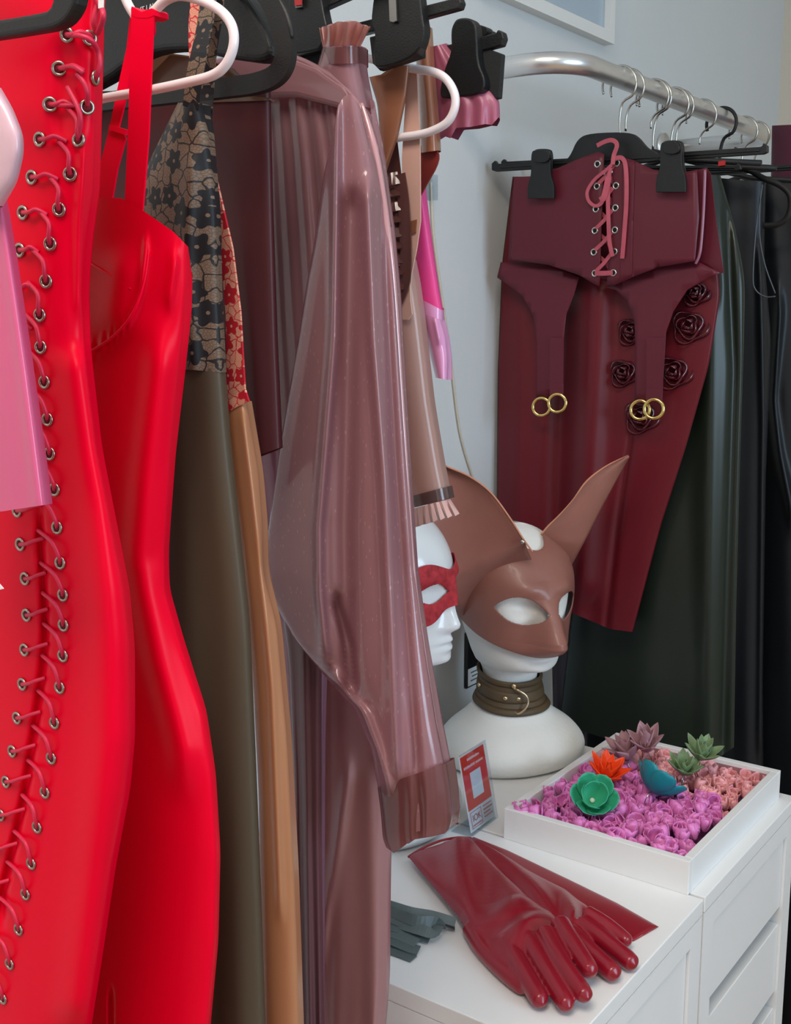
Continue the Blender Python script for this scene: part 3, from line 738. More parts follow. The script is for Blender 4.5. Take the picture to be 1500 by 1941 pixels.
# ------------------------------------------------------------------ gloves
m_glove = M('crimson_latex', (138, 12, 34), rough=.3, noise=.1, scale=20, coat=.15, ctint=.15, bump=.04, bscale=60)
def flat_cloth_vf(L, R, z0, hgt, n=40, nu=16, pw=.5, lump=None):
    """inflated piece lying on the table; outline in photo pixels on height z0"""
    V, Fc, rows = [], [], []
    def samp(E, t):
        k = t*(len(E)-1); i = min(len(E)-2, int(k)); f = k-i; return (E[i][0]+(E[i+1][0]-E[i][0])*f, E[i][1]+(E[i+1][1]-E[i][1])*f)
    hs = hgt if isinstance(hgt, list) else [hgt, hgt]
    for j in range(n+1):
        t = j/n; a = samp(L, t); b = samp(R, t); k = t*(len(hs)-1); i0 = min(len(hs)-2, int(k)); h = hs[i0]+(hs[i0+1]-hs[i0])*(k-i0)
        A, B = PZ(*a, z0), PZ(*b, z0); top, bot = [], []
        for i in range(nu+1):
            s = i/nu; p = A.lerp(B, s); e = max(0, 4*s*(1-s))**pw*h
            if lump: e *= 1+lump(s, t)
            top.append(Vector((p.x, p.y, z0+.0004+e)))
            if 0 < i < nu: bot.append(Vector((p.x, p.y, z0)))
        rows.append(top+bot[::-1])
    m = len(rows[0]); V = [q for r in rows for q in r]
    for j in range(n):
        for i in range(m): Fc.append((j*m+i, j*m+(i+1) % m, (j+1)*m+(i+1) % m, (j+1)*m+i))
    Fc += [tuple(range(m)), tuple(n*m+i for i in range(m-1, -1, -1))]
    return V, Fc
def finger_vf(path, z, r, z1=None):
    P = [PZ(u, v, TOP+zz) for (u, v), zz in zip(path, z)]
    p = smooth_path(P, 6); n = len(p); R = []
    for i in range(n):
        t = i/(n-1); q = r*(1.04-.16*t)
        if t > .86: q *= sqrt(max(.02, 1-((t-.86)/.14)**2))
        R.append(q)
    return tube_vf(p, R, 14)
def remesh(o, vox=.0016, it=6):
    m = o.modifiers.new('remesh', 'REMESH'); m.mode = 'VOXEL'; m.voxel_size = vox; m.use_smooth_shade = True
    s = o.modifiers.new('smooth', 'SMOOTH'); s.factor = .6; s.iterations = it
    return o
rnd2 = random.Random(5)
def lumps(seed):
    r = random.Random(seed); W_ = [(r.uniform(1, 3), r.uniform(2, 6), r.uniform(0, 6)) for _ in range(4)]
    return lambda s, t: sum(.16*sin(a*s*3.1+b*t*3.1+c) for a, b, c in W_)
# upper glove
gA = flat_cloth_vf([(772, 1627), (822, 1686), (868, 1742), (890, 1778), (916, 1806), (952, 1842)], [(894, 1590), (950, 1650), (1010, 1712), (1052, 1738), (1074, 1760), (1086, 1788)], TOP+.010, [.008, .011, .014, .020, .019, .012], lump=lumps(2))
fA = [finger_vf([(960, 1788), (990, 1840), (1030, 1906)], [.017, .016, .012], .0106), finger_vf([(1000, 1782), (1036, 1842), (1080, 1914)], [.020, .018, .012], .0106),
      finger_vf([(1034, 1768), (1066, 1826), (1116, 1896)], [.025, .025, .020], .0106), finger_vf([(1062, 1752), (1090, 1796), (1124, 1848)], [.026, .026, .022], .0112),
      finger_vf([(892, 1760), (916, 1800), (960, 1846), (1000, 1878)], [.010, .009, .009, .009], .0095)]
V, Fc = merge(gA, *fA)
ga = thing('glove', 'crimson latex long glove lying on top of the other glove', 'glove', PZ(980, 1750, TOP), 'crimson latex gloves on the drawer unit')
remesh(mk('glove_body', V, Fc, m_glove, ga))
rim = [PZ(u, v, TOP+.01)+Vector((0, 0, h)) for (u, v), h in zip([(774, 1626), (800, 1617), (835, 1605), (868, 1596), (893, 1590)], [.001, .006, .008, .006, .001])]
tube('cuff_rim', rim, .0016, m_glove, ga, seg=8)
# lower glove with its cuff folded back under
gB = flat_cloth_vf([(880, 1600), (960, 1690), (1030, 1762), (1066, 1796), (1096, 1814)], [(905, 1592), (1000, 1650), (1075, 1690), (1112, 1720), (1138, 1752)], TOP+.004, [.004, .006, .012, .018, .011], lump=lumps(4))
fB = [finger_vf([(1082, 1770), (1120, 1806), (1172, 1852)], [.013, .014, .0115], .0115), finger_vf([(1104, 1752), (1150, 1786), (1206, 1832)], [.015, .015, .0115], .0112),
      finger_vf([(1112, 1732), (1150, 1754), (1196, 1790)], [.020, .018, .012], .0095)]
V, Fc = merge(gB, *fB)
gb = thing('glove', 'crimson latex glove lying underneath with its cuff spread flat to the right', 'glove', PZ(1080, 1720, TOP), 'crimson latex gloves on the drawer unit')
remesh(mk('glove_body', V, Fc, m_glove, gb))
V, Fc = flat_cloth_vf([(880, 1604), (960, 1660), (1060, 1722), (1130, 1758), (1200, 1785)], [(900, 1590), (962, 1612), (1080, 1668), (1170, 1712), (1249, 1757)], TOP+.0006, [.004, .003, .003, .003, .002], pw=.25)
mk('folded_cuff', V, Fc, m_glove, gb)

# ------------------------------------------------------------------ grey latex strips
m_strip = M('slate_latex', (82, 94, 95), rough=.5, noise=.3, scale=60)
def strip(label, path, zs, w, tilt):
    P = smooth_path([PZ(u, v, TOP+z*1.3) for (u, v), z in zip(path, zs)], 5)
    g = ribbon_vf(P, w, Vector((0, -sin(tilt), cos(tilt))), .0012)
    tag(mk('latex_strip', *g, m_strip, smooth=False), label, 'strip', 'slate grey latex strips')
ST = [([(700, 1706), (740, 1716), (780, 1728), (820, 1735), (864, 1748)], [.022, .020, .017, .014, .010], .010, .9, 'slate latex strip reaching furthest towards the red gloves'),
      ([(700, 1720), (760, 1736), (810, 1752), (845, 1752), (862, 1757)], [.012, .011, .009, .006, .003], .011, .2, 'slate latex strip curling under the longest strip'),
      ([(700, 1712), (745, 1728), (790, 1746), (828, 1748), (838, 1760)], [.019, .018, .016, .013, .006], .012, 1.2, 'slate latex strip folded upright in the middle of the bundle'),
      ([(700, 1732), (750, 1748), (795, 1762), (822, 1768), (832, 1755)], [.008, .010, .011, .010, .012], .012, .7, 'slate latex strip looped back at its end'),
      ([(690, 1742), (740, 1756), (780, 1768), (815, 1780)], [.007, .008, .006, .0035], .013, .2, 'slate latex strip with a square cut tip at the bundle front'),
      ([(690, 1770), (735, 1780), (775, 1796), (794, 1802)], [.003, .004, .003, .002], .016, .05, 'wide slate latex strip lying flat in the bundle'),
      ([(690, 1788), (735, 1800), (760, 1808), (784, 1818)], [.0016, .0016, .0015, .001], .013, .0, 'slate latex strip lying flat nearest the camera'),
      ([(690, 1756), (740, 1768), (772, 1780), (790, 1788)], [.006, .006, .005, .0045], .012, .3, 'slate latex strip lying across the middle of the bundle'),
      ([(700, 1724), (750, 1742), (790, 1758), (806, 1774)], [.014, .013, .011, .004], .012, 1.0, 'slate latex strip standing on edge inside the bundle')]
for p, z, w, t_, lb in ST: strip(lb, p, z, w, t_)

# ------------------------------------------------------------------ sign in an acrylic holder
m_card = M('card_white', (236, 236, 238), rough=.4, noise=.01)
m_signred = M('sign_red', (236, 66, 46), rough=.4, noise=.02)
m_ink = M('pale_pink_ink', (246, 214, 214), rough=.5, noise=.02); m_rink = M('rose_ink', (226, 120, 116), rough=.5)
bl, brr = PZ(893, 1588, TOP), PZ(941, 1552, TOP)
ex = (brr-bl); sw = ex.length; ex.normalize(); nrm_s = Vector((ex.y, -ex.x, 0)).normalized()
if nrm_s.dot(Vector((.5, -.8, 0))) < 0: nrm_s = -nrm_s
ez = (Vector((0, 0, 1))*cos(.2)-nrm_s*sin(.2)).normalized(); sh = .108; nf = ex.cross(ez).normalized()
if nf.dot(nrm_s) < 0: nf = -nf
sg = thing('sign_holder', 'small red and white card sign in a clear acrylic stand', 'sign', (bl+brr)/2)
def S(x, y, d=0.): return bl+ex*(x*sw)+ez*(y*sh)+nf*d+Vector((0, 0, .002))
def srect(name, x0, x1, y0, y1, d, mat, th=.0004, rd=False):
    Q = [(x0, y0), (x1, y0), (x1, y1), (x0, y1)]
    if rd: Q = pround(Q, 2)
    F1 = [S(x, y, d) for x, y in Q]; F2 = [S(x, y, d-th) for x, y in Q]; n = len(Q)
    return mk(name, F1+F2, [tuple(range(n)), tuple(range(2*n-1, n-1, -1))]+[(i, (i+1) % n, n+(i+1) % n, n+i) for i in range(n)], mat, sg, smooth=False)
srect('card', .03, .97, .03, .97, 0, m_card, .0008)
srect('acrylic_front', 0, 1, 0, 1, .0032, GLASS('acrylic'), .0015)
srect('red_panel', .06, .95, .29, .955, .0005, m_signred)
srect('blank_panel', .30, .70, .40, .72, .0009, m_card, rd=False)
for x0, x1, y in ((.28, .36, .885), (.375, .74, .885), (.12, .53, .80), (.57, .87, .80)):   # two printed lines, illegible in the photo
    k = x0
    while k < x1-.02:
        w = rnd.uniform(.03, .055); srect('printed_line', k, min(x1, k+w), y-.012, y+.012+rnd.choice((0, .006)), .0009, m_ink); k += w+.012
for k, (x0, x1) in enumerate(((.58, .9), (.58, .92), (.58, .82), (.58, .9))): srect('small_print', x0, x1, .235-.045*k, .248-.045*k, .0006, m_rink)
V, Fc = text_vf('IOK', .0125); o = mk('logo', [S(.31, .14, .0008)+ex*q.x+ez*q.y for q in V], Fc, m_rink, sg, smooth=False)
srect('small_print', .14, .46, .085, .10, .0006, m_rink)
for x0, x1, y0, y1 in ((.1, .5, .06, .066), (.1, .5, .255, .261), (.1, .11, .06, .261), (.49, .5, .06, .261)): srect('logo_box', x0, x1, y0, y1, .0006, m_rink)
Bs = [bl+Vector((0, 0, 0)), brr, brr-nrm_s*.03, bl-nrm_s*.03]
mk('stand_foot', [q+Vector((0, 0, .0005)) for q in Bs]+[q+Vector((0, 0, .0022)) for q in Bs], [(0, 1, 2, 3), (7, 6, 5, 4), (0, 1, 5, 4), (1, 2, 6, 5), (2, 3, 7, 6), (3, 0, 4, 7)], GLASS('acrylic'), sg, smooth=False)

# small orange fabric blossom behind the sleeve, pinned at the neck of the glossy head
g = thing('flower_choker', 'orange fabric blossom choker at the neck of the glossy white head', 'choker', H1 @ Vector((.045, -.02, .10)))
band('choker_band', .108, .120, .002, m_orange, g, X=H1, rows=3)
for k in range(8):
    V, Fc = petal_vf(.02, .012, .2, .4, True); c = H1 @ Vector((.048, .016, .113))
    R = Matrix.Translation(c) @ Matrix.Rotation(radians(10), 4, 'Z') @ Matrix.Rotation(pi/2, 4, 'Y') @ Matrix.Rotation(2*pi*k/8, 4, 'Z') @ Matrix.Rotation(-.4, 4, 'Y')
    mod_solid(mk('petal', [R @ q for q in V], Fc, m_orange, g, recalc=False), .0006)
# ------------------------------------------------------------------ hangers
def hump_clip_hanger(name_label, p, bar, hump, clips, gy, hookzb, group, hlean=0., wire=None):
    """black clip hanger: notched bar, raised centre, clips, wire hook"""
    g = thing('clip_hanger', name_label, 'hanger', PP((bar[0][0]+bar[1][0])/2, (bar[0][1]+bar[1][1])/2, p), group)
    a, b = bar[0], bar[1]
    th = 9 if len(bar) < 3 else bar[2]
    dx, dy = b[0]-a[0], b[1]-a[1]
    def at(t, s): return (a[0]+dx*t, a[1]+dy*t+s)
    poly = [at(0, -th*.9), at(.012, -th*1.5), at(.02, -th*.8), at(.03, -th*.75), at(.5, -th*.75), at(.97, -th*.75), at(.98, -th*.8), at(.985, -th*1.5), at(1, -th*.9), at(1, th*.5), at(.985, th*.85), at(.5, th*.85), at(.015, th*.85), at(0, th*.5)]
    slab('bar', poly, p, m_black, g, th=.007, off=.0035, bev=.001)
    slab('bar_lip', [at(.03, -th*.25), at(.97, -th*.25), at(.97, th*.2), at(.03, th*.2)], p, m_black, g, th=.011, off=.0055, bev=.0008)
    if hump: slab('centre', hump, p, m_black, g, th=.008, off=.004, bev=.0015)
    for c in clips:
        k = slab('clip', pround(c, 2), p, m_black, g, th=.005, off=.013, bev=.0012)
        slab('clip_back', pround(c, 2), p, m_black, g, th=.004, off=-.008, bev=.001)
    if gy is not None: hook(g, gy, hookzb, wire, lean=hlean)
    return g
def clip_poly(u, v0, w, h, top=.38):
    t = w*.36; return [(u-t, v0+h*.05), (u-t*.6, v0), (u+t*.6, v0), (u+t, v0+h*.05), (u+t, v0+h*top), (u+w*.38, v0+h*.55), (u+w*.5, v0+h*.72), (u+w*.5, v0+h), (u+w*.5, v0+h), (u-w*.5, v0+h), (u-w*.5, v0+h), (u-w*.5, v0+h*.72), (u-w*.38, v0+h*.55), (u-t, v0+h*top)]
def rail_y(u):
    best = min(range(0, 300), key=lambda i: abs(750+FPX*((CHd*RX+SH*(1.2+i*.005))/((-SH*RX+CHd*(1.2+i*.005))*CP-(RZ-CAMZ)*SP))-u)); return 1.2+best*.005

# ------------------------------------------------------------------ far rail: corset
m_burg = M('burgundy_latex', (94, 27, 42), rough=.4, noise=.12, scale=10, spec=.35)
m_burg2 = M('burgundy_sheer_latex', (98, 16, 29), rough=.4, noise=.12, scale=8, spec=.35)
m_ribbon = M('rose_ribbon', (176, 76, 92), rough=.35, noise=.3, scale=60)
pc = (-.72, 1.583, -.03)
hump = pround([(1095, 262), (1120, 252), (1195, 250), (1212, 262), (1225, 280), (1250, 292), (1250, 308), (1080, 316), (1062, 312), (1080, 298)], 2)
hump_clip_hanger('black clip hanger holding the burgundy lace-up corset', pc, [(932, 318), (1455, 284), 9], hump, [], 1.583, 1.628, 'black clip hangers on the far rail', .004)
tagm = M('red_size_mark', (196, 40, 44), rough=.5)
cor = thing('corset', 'burgundy latex lace-up corset with hanging garter straps on clip hanger', 'corset', PP(1150, 520, pc))
pcl = (-.72, 1.553, -.03)
for u, v, w, h in ((1025, 284, 50, 92), (1272, 268, 56, 96)):
    g = thing('hanger_clip', 'black plastic clip gripping the %s side of the corset' % ('left' if u < 1100 else 'right'), 'clip', PP(u, v+h, pcl), 'clips on the corset')
    slab('jaw', pround(clip_poly(u, v, w, h), 2), pcl, m_black, g, th=.006, off=.003, bev=.0015)
    slab('thumb_pad', pround([(u-15, v), (u+15, v), (u+17, v+24), (u-17, v+24)], 2), pcl, m_black, g, th=.009, off=.0075, bev=.001)
    slab('back_jaw', pround(clip_poly(u+4, v-2, w, h), 2), (pcl[0], pcl[1]+.022, pcl[2]), m_black, g, th=.004, bev=.001)
def curved_slab(name, poly, p, mat, parent, th, offf, steps=None):
    """traced panel bulging out of its plane: subdivided outline grid"""
    bm = bmesh.new(); vs = [bm.verts.new((u, v, 0)) for u, v in poly]; bm.faces.new(vs)
    us = [u for u, v in poly]; n = 14
    for i in range(1, n):
        x = min(us)+(max(us)-min(us))*i/n
        bmesh.ops.bisect_plane(bm, geom=bm.verts[:]+bm.edges[:]+bm.faces[:], plane_co=(x, 0, 0), plane_no=(1, 0, 0))
    vv = [v for u, v in poly]
    for i in range(1, n):
        y = min(vv)+(max(vv)-min(vv))*i/n
        bmesh.ops.bisect_plane(bm, geom=bm.verts[:]+bm.edges[:]+bm.faces[:], plane_co=(0, y, 0), plane_no=(0, 1, 0))
    bmesh.ops.triangulate(bm, faces=[f for f in bm.faces if len(f.verts) > 4])
    bm.verts.index_update(); V = [PP(q.co.x, q.co.y, p, offf(q.co.x, q.co.y)) for q in bm.verts]; Fc = [tuple(q.index for q in f.verts) for f in bm.faces]; bm.free()
    o = mk(name, V, Fc, mat, parent); mod_solid(o, th, 0); return o
cbul = lambda u, v: .006+.012*max(0, 1-((u-1148)/210)**2)+.004*sin((v-300)/75)
curved_slab('front_panel', [(975, 336), (1010, 334), (1060, 318), (1100, 300), (1135, 288), (1146, 292), (1141, 420), (1137, 542), (1130, 540), (1100, 522), (1040, 502), (964, 492), (968, 420)], pc, m_burg, cor, .0016, cbul)
curved_slab('front_panel', [(1164, 296), (1200, 303), (1240, 322), (1290, 328), (1322, 322), (1326, 410), (1318, 495), (1250, 506), (1200, 525), (1165, 541), (1151, 540), (1158, 420)], pc, m_burg, cor, .0016, cbul)
# busk strip with bones
curved_slab('busk_strip', [(1180, 302), (1204, 306), (1200, 420), (1198, 522), (1176, 534), (1180, 420)], pc, m_burg, cor, .0014, lambda u, v: cbul(u, v)+.0016)
# shiny side panel turning away
slab('side_panel', [(1322, 322), (1338, 318), (1335, 400), (1330, 470), (1322, 492), (1319, 494), (1326, 410)], pc, m_burg, cor, th=.004, off=.004)
slab('side_flap', [(1340, 318), (1348, 330), (1358, 420), (1372, 517), (1366, 518), (1340, 500), (1322, 494), (1332, 400)], (pc[0], pc[1]+.012, pc[2]), m_burg, cor, th=.0012)
slab('back_panel', [(978, 340), (1325, 325), (1320, 490), (1150, 530), (970, 490)], (pc[0], pc[1]+.018, pc[2]), m_burg, cor, th=.0012)
tube('zip_edge', [PP(u, v, pc, .007) for u, v in [(1337, 322), (1334, 400), (1328, 475), (1319, 500)]], .0022, M('plum_edge', (150, 96, 118), rough=.25, coat=.4), cor, seg=8)
gb1 = [(950, 497), (1040, 502), (1098, 526), (1088, 560), (1074, 596), (1069, 640), (1068, 735), (1043, 736), (1041, 752), (1017, 755), (1018, 660), (1012, 600), (992, 562), (966, 542), (943, 526)]
gb2 = [(1150, 545), (1200, 524), (1250, 505), (1320, 494), (1366, 517), (1340, 528), (1303, 550), (1277, 590), (1263, 630), (1259, 700), (1255, 755), (1226, 757), (1225, 762), (1204, 762), (1206, 660), (1203, 610), (1190, 570), (1168, 550)]
pg = (pc[0], pc[1]+.004, pc[2])
gbul = lambda u, v: .004+.004*sin((v-500)/90)
curved_slab('garter_belt', gb1, pg, m_burg, cor, .0014, gbul); curved_slab('garter_belt', gb2, pg, m_burg, cor, .0014, gbul)
slab('strap_fold', [(1043, 640), (1069, 640), (1068, 740), (1042, 740)], pg, m_burg, cor, th=.0012, off=.0125); slab('strap_fold', [(1226, 640), (1260, 640), (1256, 758), (1225, 758)], pg, m_burg, cor, th=.0012, off=.0125)
slab('strap_loop', [(1042, 726), (1068, 726), (1068, 748), (1042, 750)], pg, m_burg, cor, th=.002, off=.0138, bev=.0005); slab('strap_loop', [(1225, 736), (1256, 736), (1255, 760), (1225, 762)], pg, m_burg, cor, th=.002, off=.0138, bev=.0005)
m_ring = M('pale_gold_ring', (232, 206, 130), rough=.16, metal=1., noise=.02)
for u, v, o_ in ((1027, 771, .008), (1057, 764, .0155), (1214, 777, .008), (1240, 775, .0155)):
    V, Fc = torus_vf(PP(u, v, pg, o_), Vector((.25, -1, .1)), .0138, .0026, 32, 10); mk('garter_ring', V, Fc, m_ring, cor)
EL = [(1133, 311), (1132, 353), (1130, 396), (1128, 437), (1126, 478), (1128, 518)]; ER = [(1170, 309), (1168, 352), (1167, 394), (1166, 436), (1165, 477), (1163, 517)]
m_nickel = M('nickel', (200, 198, 192), rough=.2, metal=1., noise=.03)
m_hole = M('dark_hole', (12, 6, 8), rough=.9)
def disc_vf(c, axis, R, n=16):
    c = Vector(c); ax = Vector(axis).normalized(); a = ax.orthogonal().normalized(); b = ax.cross(a)
    return [c+(a*cos(2*pi*i/n)+b*sin(2*pi*i/n))*R for i in range(n)]+[c+ax*.0002+(a*cos(2*pi*i/n)+b*sin(2*pi*i/n))*R for i in range(n)], [tuple(range(n)), tuple(range(n, 2*n))]+[(i, (i+1) % n, n+(i+1) % n, n+i) for i in range(n)]
for u, v in EL+ER:
    V, Fc = torus_vf(PP(u, v, pc, cbul(u, v)+.001), (0, -1, 0), .0042, .0013, 18, 8); e = mk('eyelet', V, Fc, m_nickel, cor)
    V, Fc = disc_vf(PP(u, v, pc, cbul(u, v)+.0012), (0, -1, 0), .0034); mk('eyelet_hole', V, Fc, m_hole, e)
nc = Vector((.2, -1, 0)).normalized()
def rib(name, pts, w, parent=cor, mat=None, off=.003, p=pc, bul=None, th=.0007):
    P = [PP(q[0], q[1], p, (bul or cbul)(q[0], q[1])+off+(q[2] if len(q) > 2 else 0)) for q in pts]
    return ribbon(name, P, w, nc, mat or m_ribbon, parent, th=th)
rib('lace', [(1128, 518), (1145, 518), (1162, 517)], .007)
for i in range(5):
    a, b = EL[i], EL[i+1]; c_, d = ER[i], ER[i+1]
    rib('lace', [(b[0]+2, b[1]-4), ((b[0]+c_[0])/2-2, (b[1]+c_[1])/2+2), (c_[0]-6, c_[1]+4)], .0055, off=.002)
    rib('lace', [(d[0]-4, d[1]-4, -.006), ((a[0]+d[0])/2+4, (a[1]+d[1])/2, -.007), (a[0]+8, a[1]+6, -.006)], .0055, off=.0)
rib('bow_loop', [(1160, 312), (1150, 322), (1128, 340), (1114, 362), (1116, 380), (1128, 390), (1140, 386), (1146, 372), (1152, 345), (1158, 318)], .0048, off=.007)
rib('bow_loop', [(1162, 312), (1164, 295), (1170, 275), (1162, 266), (1148, 268), (1132, 276)], .0062, off=.007)
rib('ribbon_tail', [(1156, 325), (1153, 370), (1154, 420), (1156, 460), (1162, 486)], .006, off=.006)
rib('ribbon_tail', [(1166, 300), (1180, 300), (1187, 320), (1188, 380), (1184, 440), (1180, 490)], .0062, off=.006)
rib('ribbon_tail', [(1154, 335), (1150, 356), (1145, 374), (1138, 380)], .009, off=.0085)

# ------------------------------------------------------------------ far rail: burgundy skirt with rosettes
ps = (-.72, 1.628, 0)
hump_clip_hanger('black clip hanger partly hidden behind the corset hanger', (-.72, 1.61, 0), [(950, 312), (1400, 288), 7], pround([(1110, 270), (1140, 258), (1205, 256), (1235, 288), (1100, 300)], 2), [], 1.61, 1.640, 'black clip hangers on the far rail')
sk = thing('long_skirt', 'burgundy latex long skirt with latex rosettes behind the corset', 'skirt', PP(1150, 1190, ps))
skc = Cloth([(972, 335), (952, 500), (944, 700), (942, 970), (955, 1060), (985, 1120)], [(1342, 330), (1356, 450), (1366, 560), (1345, 690), (1300, 850), (1252, 1000), (1200, 1198)], ps, th=.016, pw=.6, folds=(3, .006, 4),
            ridges=[dict(p=[(1130, 560), (1120, 800), (1105, 1100)], w=30, a=.018), dict(p=[(1070, 600), (1060, 900), (1055, 1100)], w=22, a=-.018), dict(p=[(1195, 830), (1170, 1000), (1150, 1180)], w=7, a=-.006), dict(p=[(985, 600), (985, 1000)], w=22, a=.008)], nv=80)
skc.build('skirt_body', m_burg2, sk, nu=90, bot=[(0, 0), (.5, 6), (.8, 10), (1, 0)])
m_rose = M('dark_burgundy_latex', (84, 20, 34), rough=.22, noise=.1, coat=.4)
def rosette(u, v, r):
    c = skc.at(u, v, .004); n = Vector((.3, -1, .1)).normalized(); a = n.orthogonal().normalized(); b = n.cross(a)
    g = thing('_tmp', None, None); parts = []
    pts, ws = [], []
    rr = random.Random(int(u))
    for i in range(90):
        t = i/89; ang = t*2*pi*3.4; rad = r*(.15+.85*t)*(1+.14*sin(ang*3.3+1))
        pts.append(c+(a*cos(ang)+b*sin(ang))*rad+n*(.012*(1-t)+.003*sin(ang*4))); ws.append(.009+.003*sin(i*.9))
    bpy.data.objects.remove(g)
    V, Fc = ribbon_vf(pts, ws, lambda i: (a*cos(i/89*2*pi*3.4)+b*sin(i/89*2*pi*3.4))*.8+n*.35, .0009)
    o = mk('rosette', V, Fc, m_rose, sk)
    return o
for u, v, r in ((1306, 618, .027), (1276, 705, .027), (1182, 706, .023), (1214, 790, .027), (1196, 628, .022), (1318, 555, .02)): rosette(u, v, r)

# other garments on the far rail
m_green = M('dark_olive_latex', (34, 41, 34), rough=.32, noise=.15, scale=6, spec=.4)
m_blk = M('black_latex', (16, 19, 24), rough=.42, noise=.2, scale=8, spec=.3)
m_plum = M('dark_plum_latex', (74, 62, 70), rough=.4, noise=.1)
m_maroon_b = M('maroon_fabric', (82, 26, 48), rough=.5, noise=.12)
pgk = (-.72, 1.70, 0)
hk = hump_clip_hanger('black clip hanger carrying the dark olive skirt', pgk, [(1010, 318), (1404, 318), 6], None, [], 1.70, 1.655, 'black clip hangers on the far rail')
slab('size_mark', [(1362, 306), (1374, 304), (1374, 313), (1362, 315)], pgk, tagm, hk, th=.004, off=.006)
c = Cloth([(1180, 325), (1140, 700), (1085, 1150), (1060, 1372)], [(1366, 332), (1394, 430), (1413, 530), (1411, 640), (1404, 850), (1396, 1150), (1392, 1416)], pgk, th=.03, pw=.6, folds=(2, .010, 9),
          ridges=[dict(p=[(1380, 420), (1392, 700), (1380, 1100), (1372, 1400)], w=9, a=-.008), dict(p=[(1345, 600), (1340, 1400)], w=20, a=.01)])
tag(c.build('long_skirt', m_green, nu=80, bot=[(0, 0), (.3, 18), (.7, 12), (.88, 4), (.92, 22), (1, 0)]), 'dark olive green latex long skirt beside the burgundy skirt', 'skirt')
pbk = (-.72, 1.80, 0)
def d_hanger(label, p, path, r, gy, zb, group, mat=None):
    g = thing('hanger', label, 'hanger', PP(path[0][0], path[0][1], p), group)
    tube('hanger_body', [PP(u, v, p) for u, v in path], r, mat or m_rubber, g, seg=12, closed=True, flat=.6)
    if gy is not None: hook(g, gy, zb, m_wire if mat else None)
    return g
d_hanger('black rounded hanger end inside the black strappy garment', pbk, [(1300, 330), (1400, 318), (1448, 338), (1480, 352), (1498, 372), (1496, 405), (1478, 424), (1440, 428), (1300, 430)], .0045, 1.80, 1.64, 'black rounded hangers')
c = Cloth([(1280, 330), (1270, 800), (1260, 1500)], [(1452, 345), (1448, 480), (1462, 640), (1452, 900), (1446, 1300), (1448, 1560)], pbk, th=.03, pw=.5, folds=(2.5, .010, 12), ridges=[dict(p=[(1442, 500), (1448, 800), (1442, 1400)], w=7, a=.008)])
bd = thing('long_dress', 'black glossy latex dress hanging next to the olive skirt', 'dress', PP(1420, 1560, pbk)); c.build('dress_body', m_blk, bd, nu=70, zend=.06)
rib_b = lambda u, v: .03
for pts in ([(1446, 350), (1434, 430), (1428, 520), (1432, 548), (1450, 562), (1470, 562)], [(1442, 360), (1440, 440), (1450, 500), (1470, 556)]): tube('strap_piping', [PP(u, v, pbk, .034) for u, v in pts], .0011, M('grey_piping', (84, 88, 96), rough=.3), bd, seg=6)
pbk2 = (-.72, 1.90, 0)
c = Cloth([(1400, 345), (1430, 600), (1420, 1600)], [(1530, 350), (1545, 560), (1570, 900), (1590, 1600)], pbk2, th=.03, folds=(2, .010, 21), ridges=[dict(p=[(1478, 590), (1466, 760), (1478, 860), (1500, 960)], w=8, a=.012)])
bd2 = thing('long_dress', 'black latex dress with piping at the right edge of the photo', 'dress', PP(1500, 1600, pbk2)); c.build('dress_body', m_blk, bd2, nu=70, zend=.04)
hump_clip_hanger('black clip hanger over the rightmost black dress', pbk2, [(1250, 335), (1560, 312), 7], None, [], 1.90, 1.655, 'black clip hangers on the far rail')
pmr = (-.72, 2.14, 0)
c = Cloth([(1464, 238), (1462, 330), (1462, 560)], [(1600, 232), (1610, 330), (1620, 560)], pmr, th=.02, folds=(3, .006, 2)); tag(c.build('maroon_garment', m_maroon_b, nu=40, zend=.8), 'maroon garment hanging high at the far end of the far rail', 'garment')
ppl = (-.72, 1.755, 0)
c = Cloth([(1040, 900), (1050, 1418)], [(1112, 900), (1114, 1418)], ppl, th=.012, folds=(2, .004, 3)); tag(c.build('plum_skirt', m_plum, nu=30), 'dark plum skirt hem showing behind the foam head shoulder', 'skirt')
pdk = (-.72, 1.86, 0)
c = Cloth([(1075, 600), (1085, 1440)], [(1330, 600), (1340, 1440)], pdk, th=.025, folds=(4, .01, 31)); tag(c.build('long_dress', m_blk, nu=40, zend=.3), 'black dress mostly hidden behind the dark olive skirt', 'dress')
for k, (u, lb) in enumerate(((1242, 'third'), (1276, 'fourth'), (1368, 'seventh'), (1410, 'eighth'), (1432, 'ninth'))):
    y = rail_y(u); g = thing('wire_hook_hanger', '%s hanger along the far rail with a wire hook' % lb, 'hanger', (RX, y, 1.6), 'wire hook hangers on the far rail')
    hook(g, y, 1.625, m_wire if k != 2 else m_rubber, r=.0019 if k != 2 else .003)
    V, Fc = merge(tube_vf([(RX-.17, y, 1.592), (RX-.06, y, 1.605), (RX, y, 1.622), (RX+.06, y, 1.605), (RX+.17, y, 1.592)], .0045, 10)); mk('arms', V, Fc, m_rubber, g)
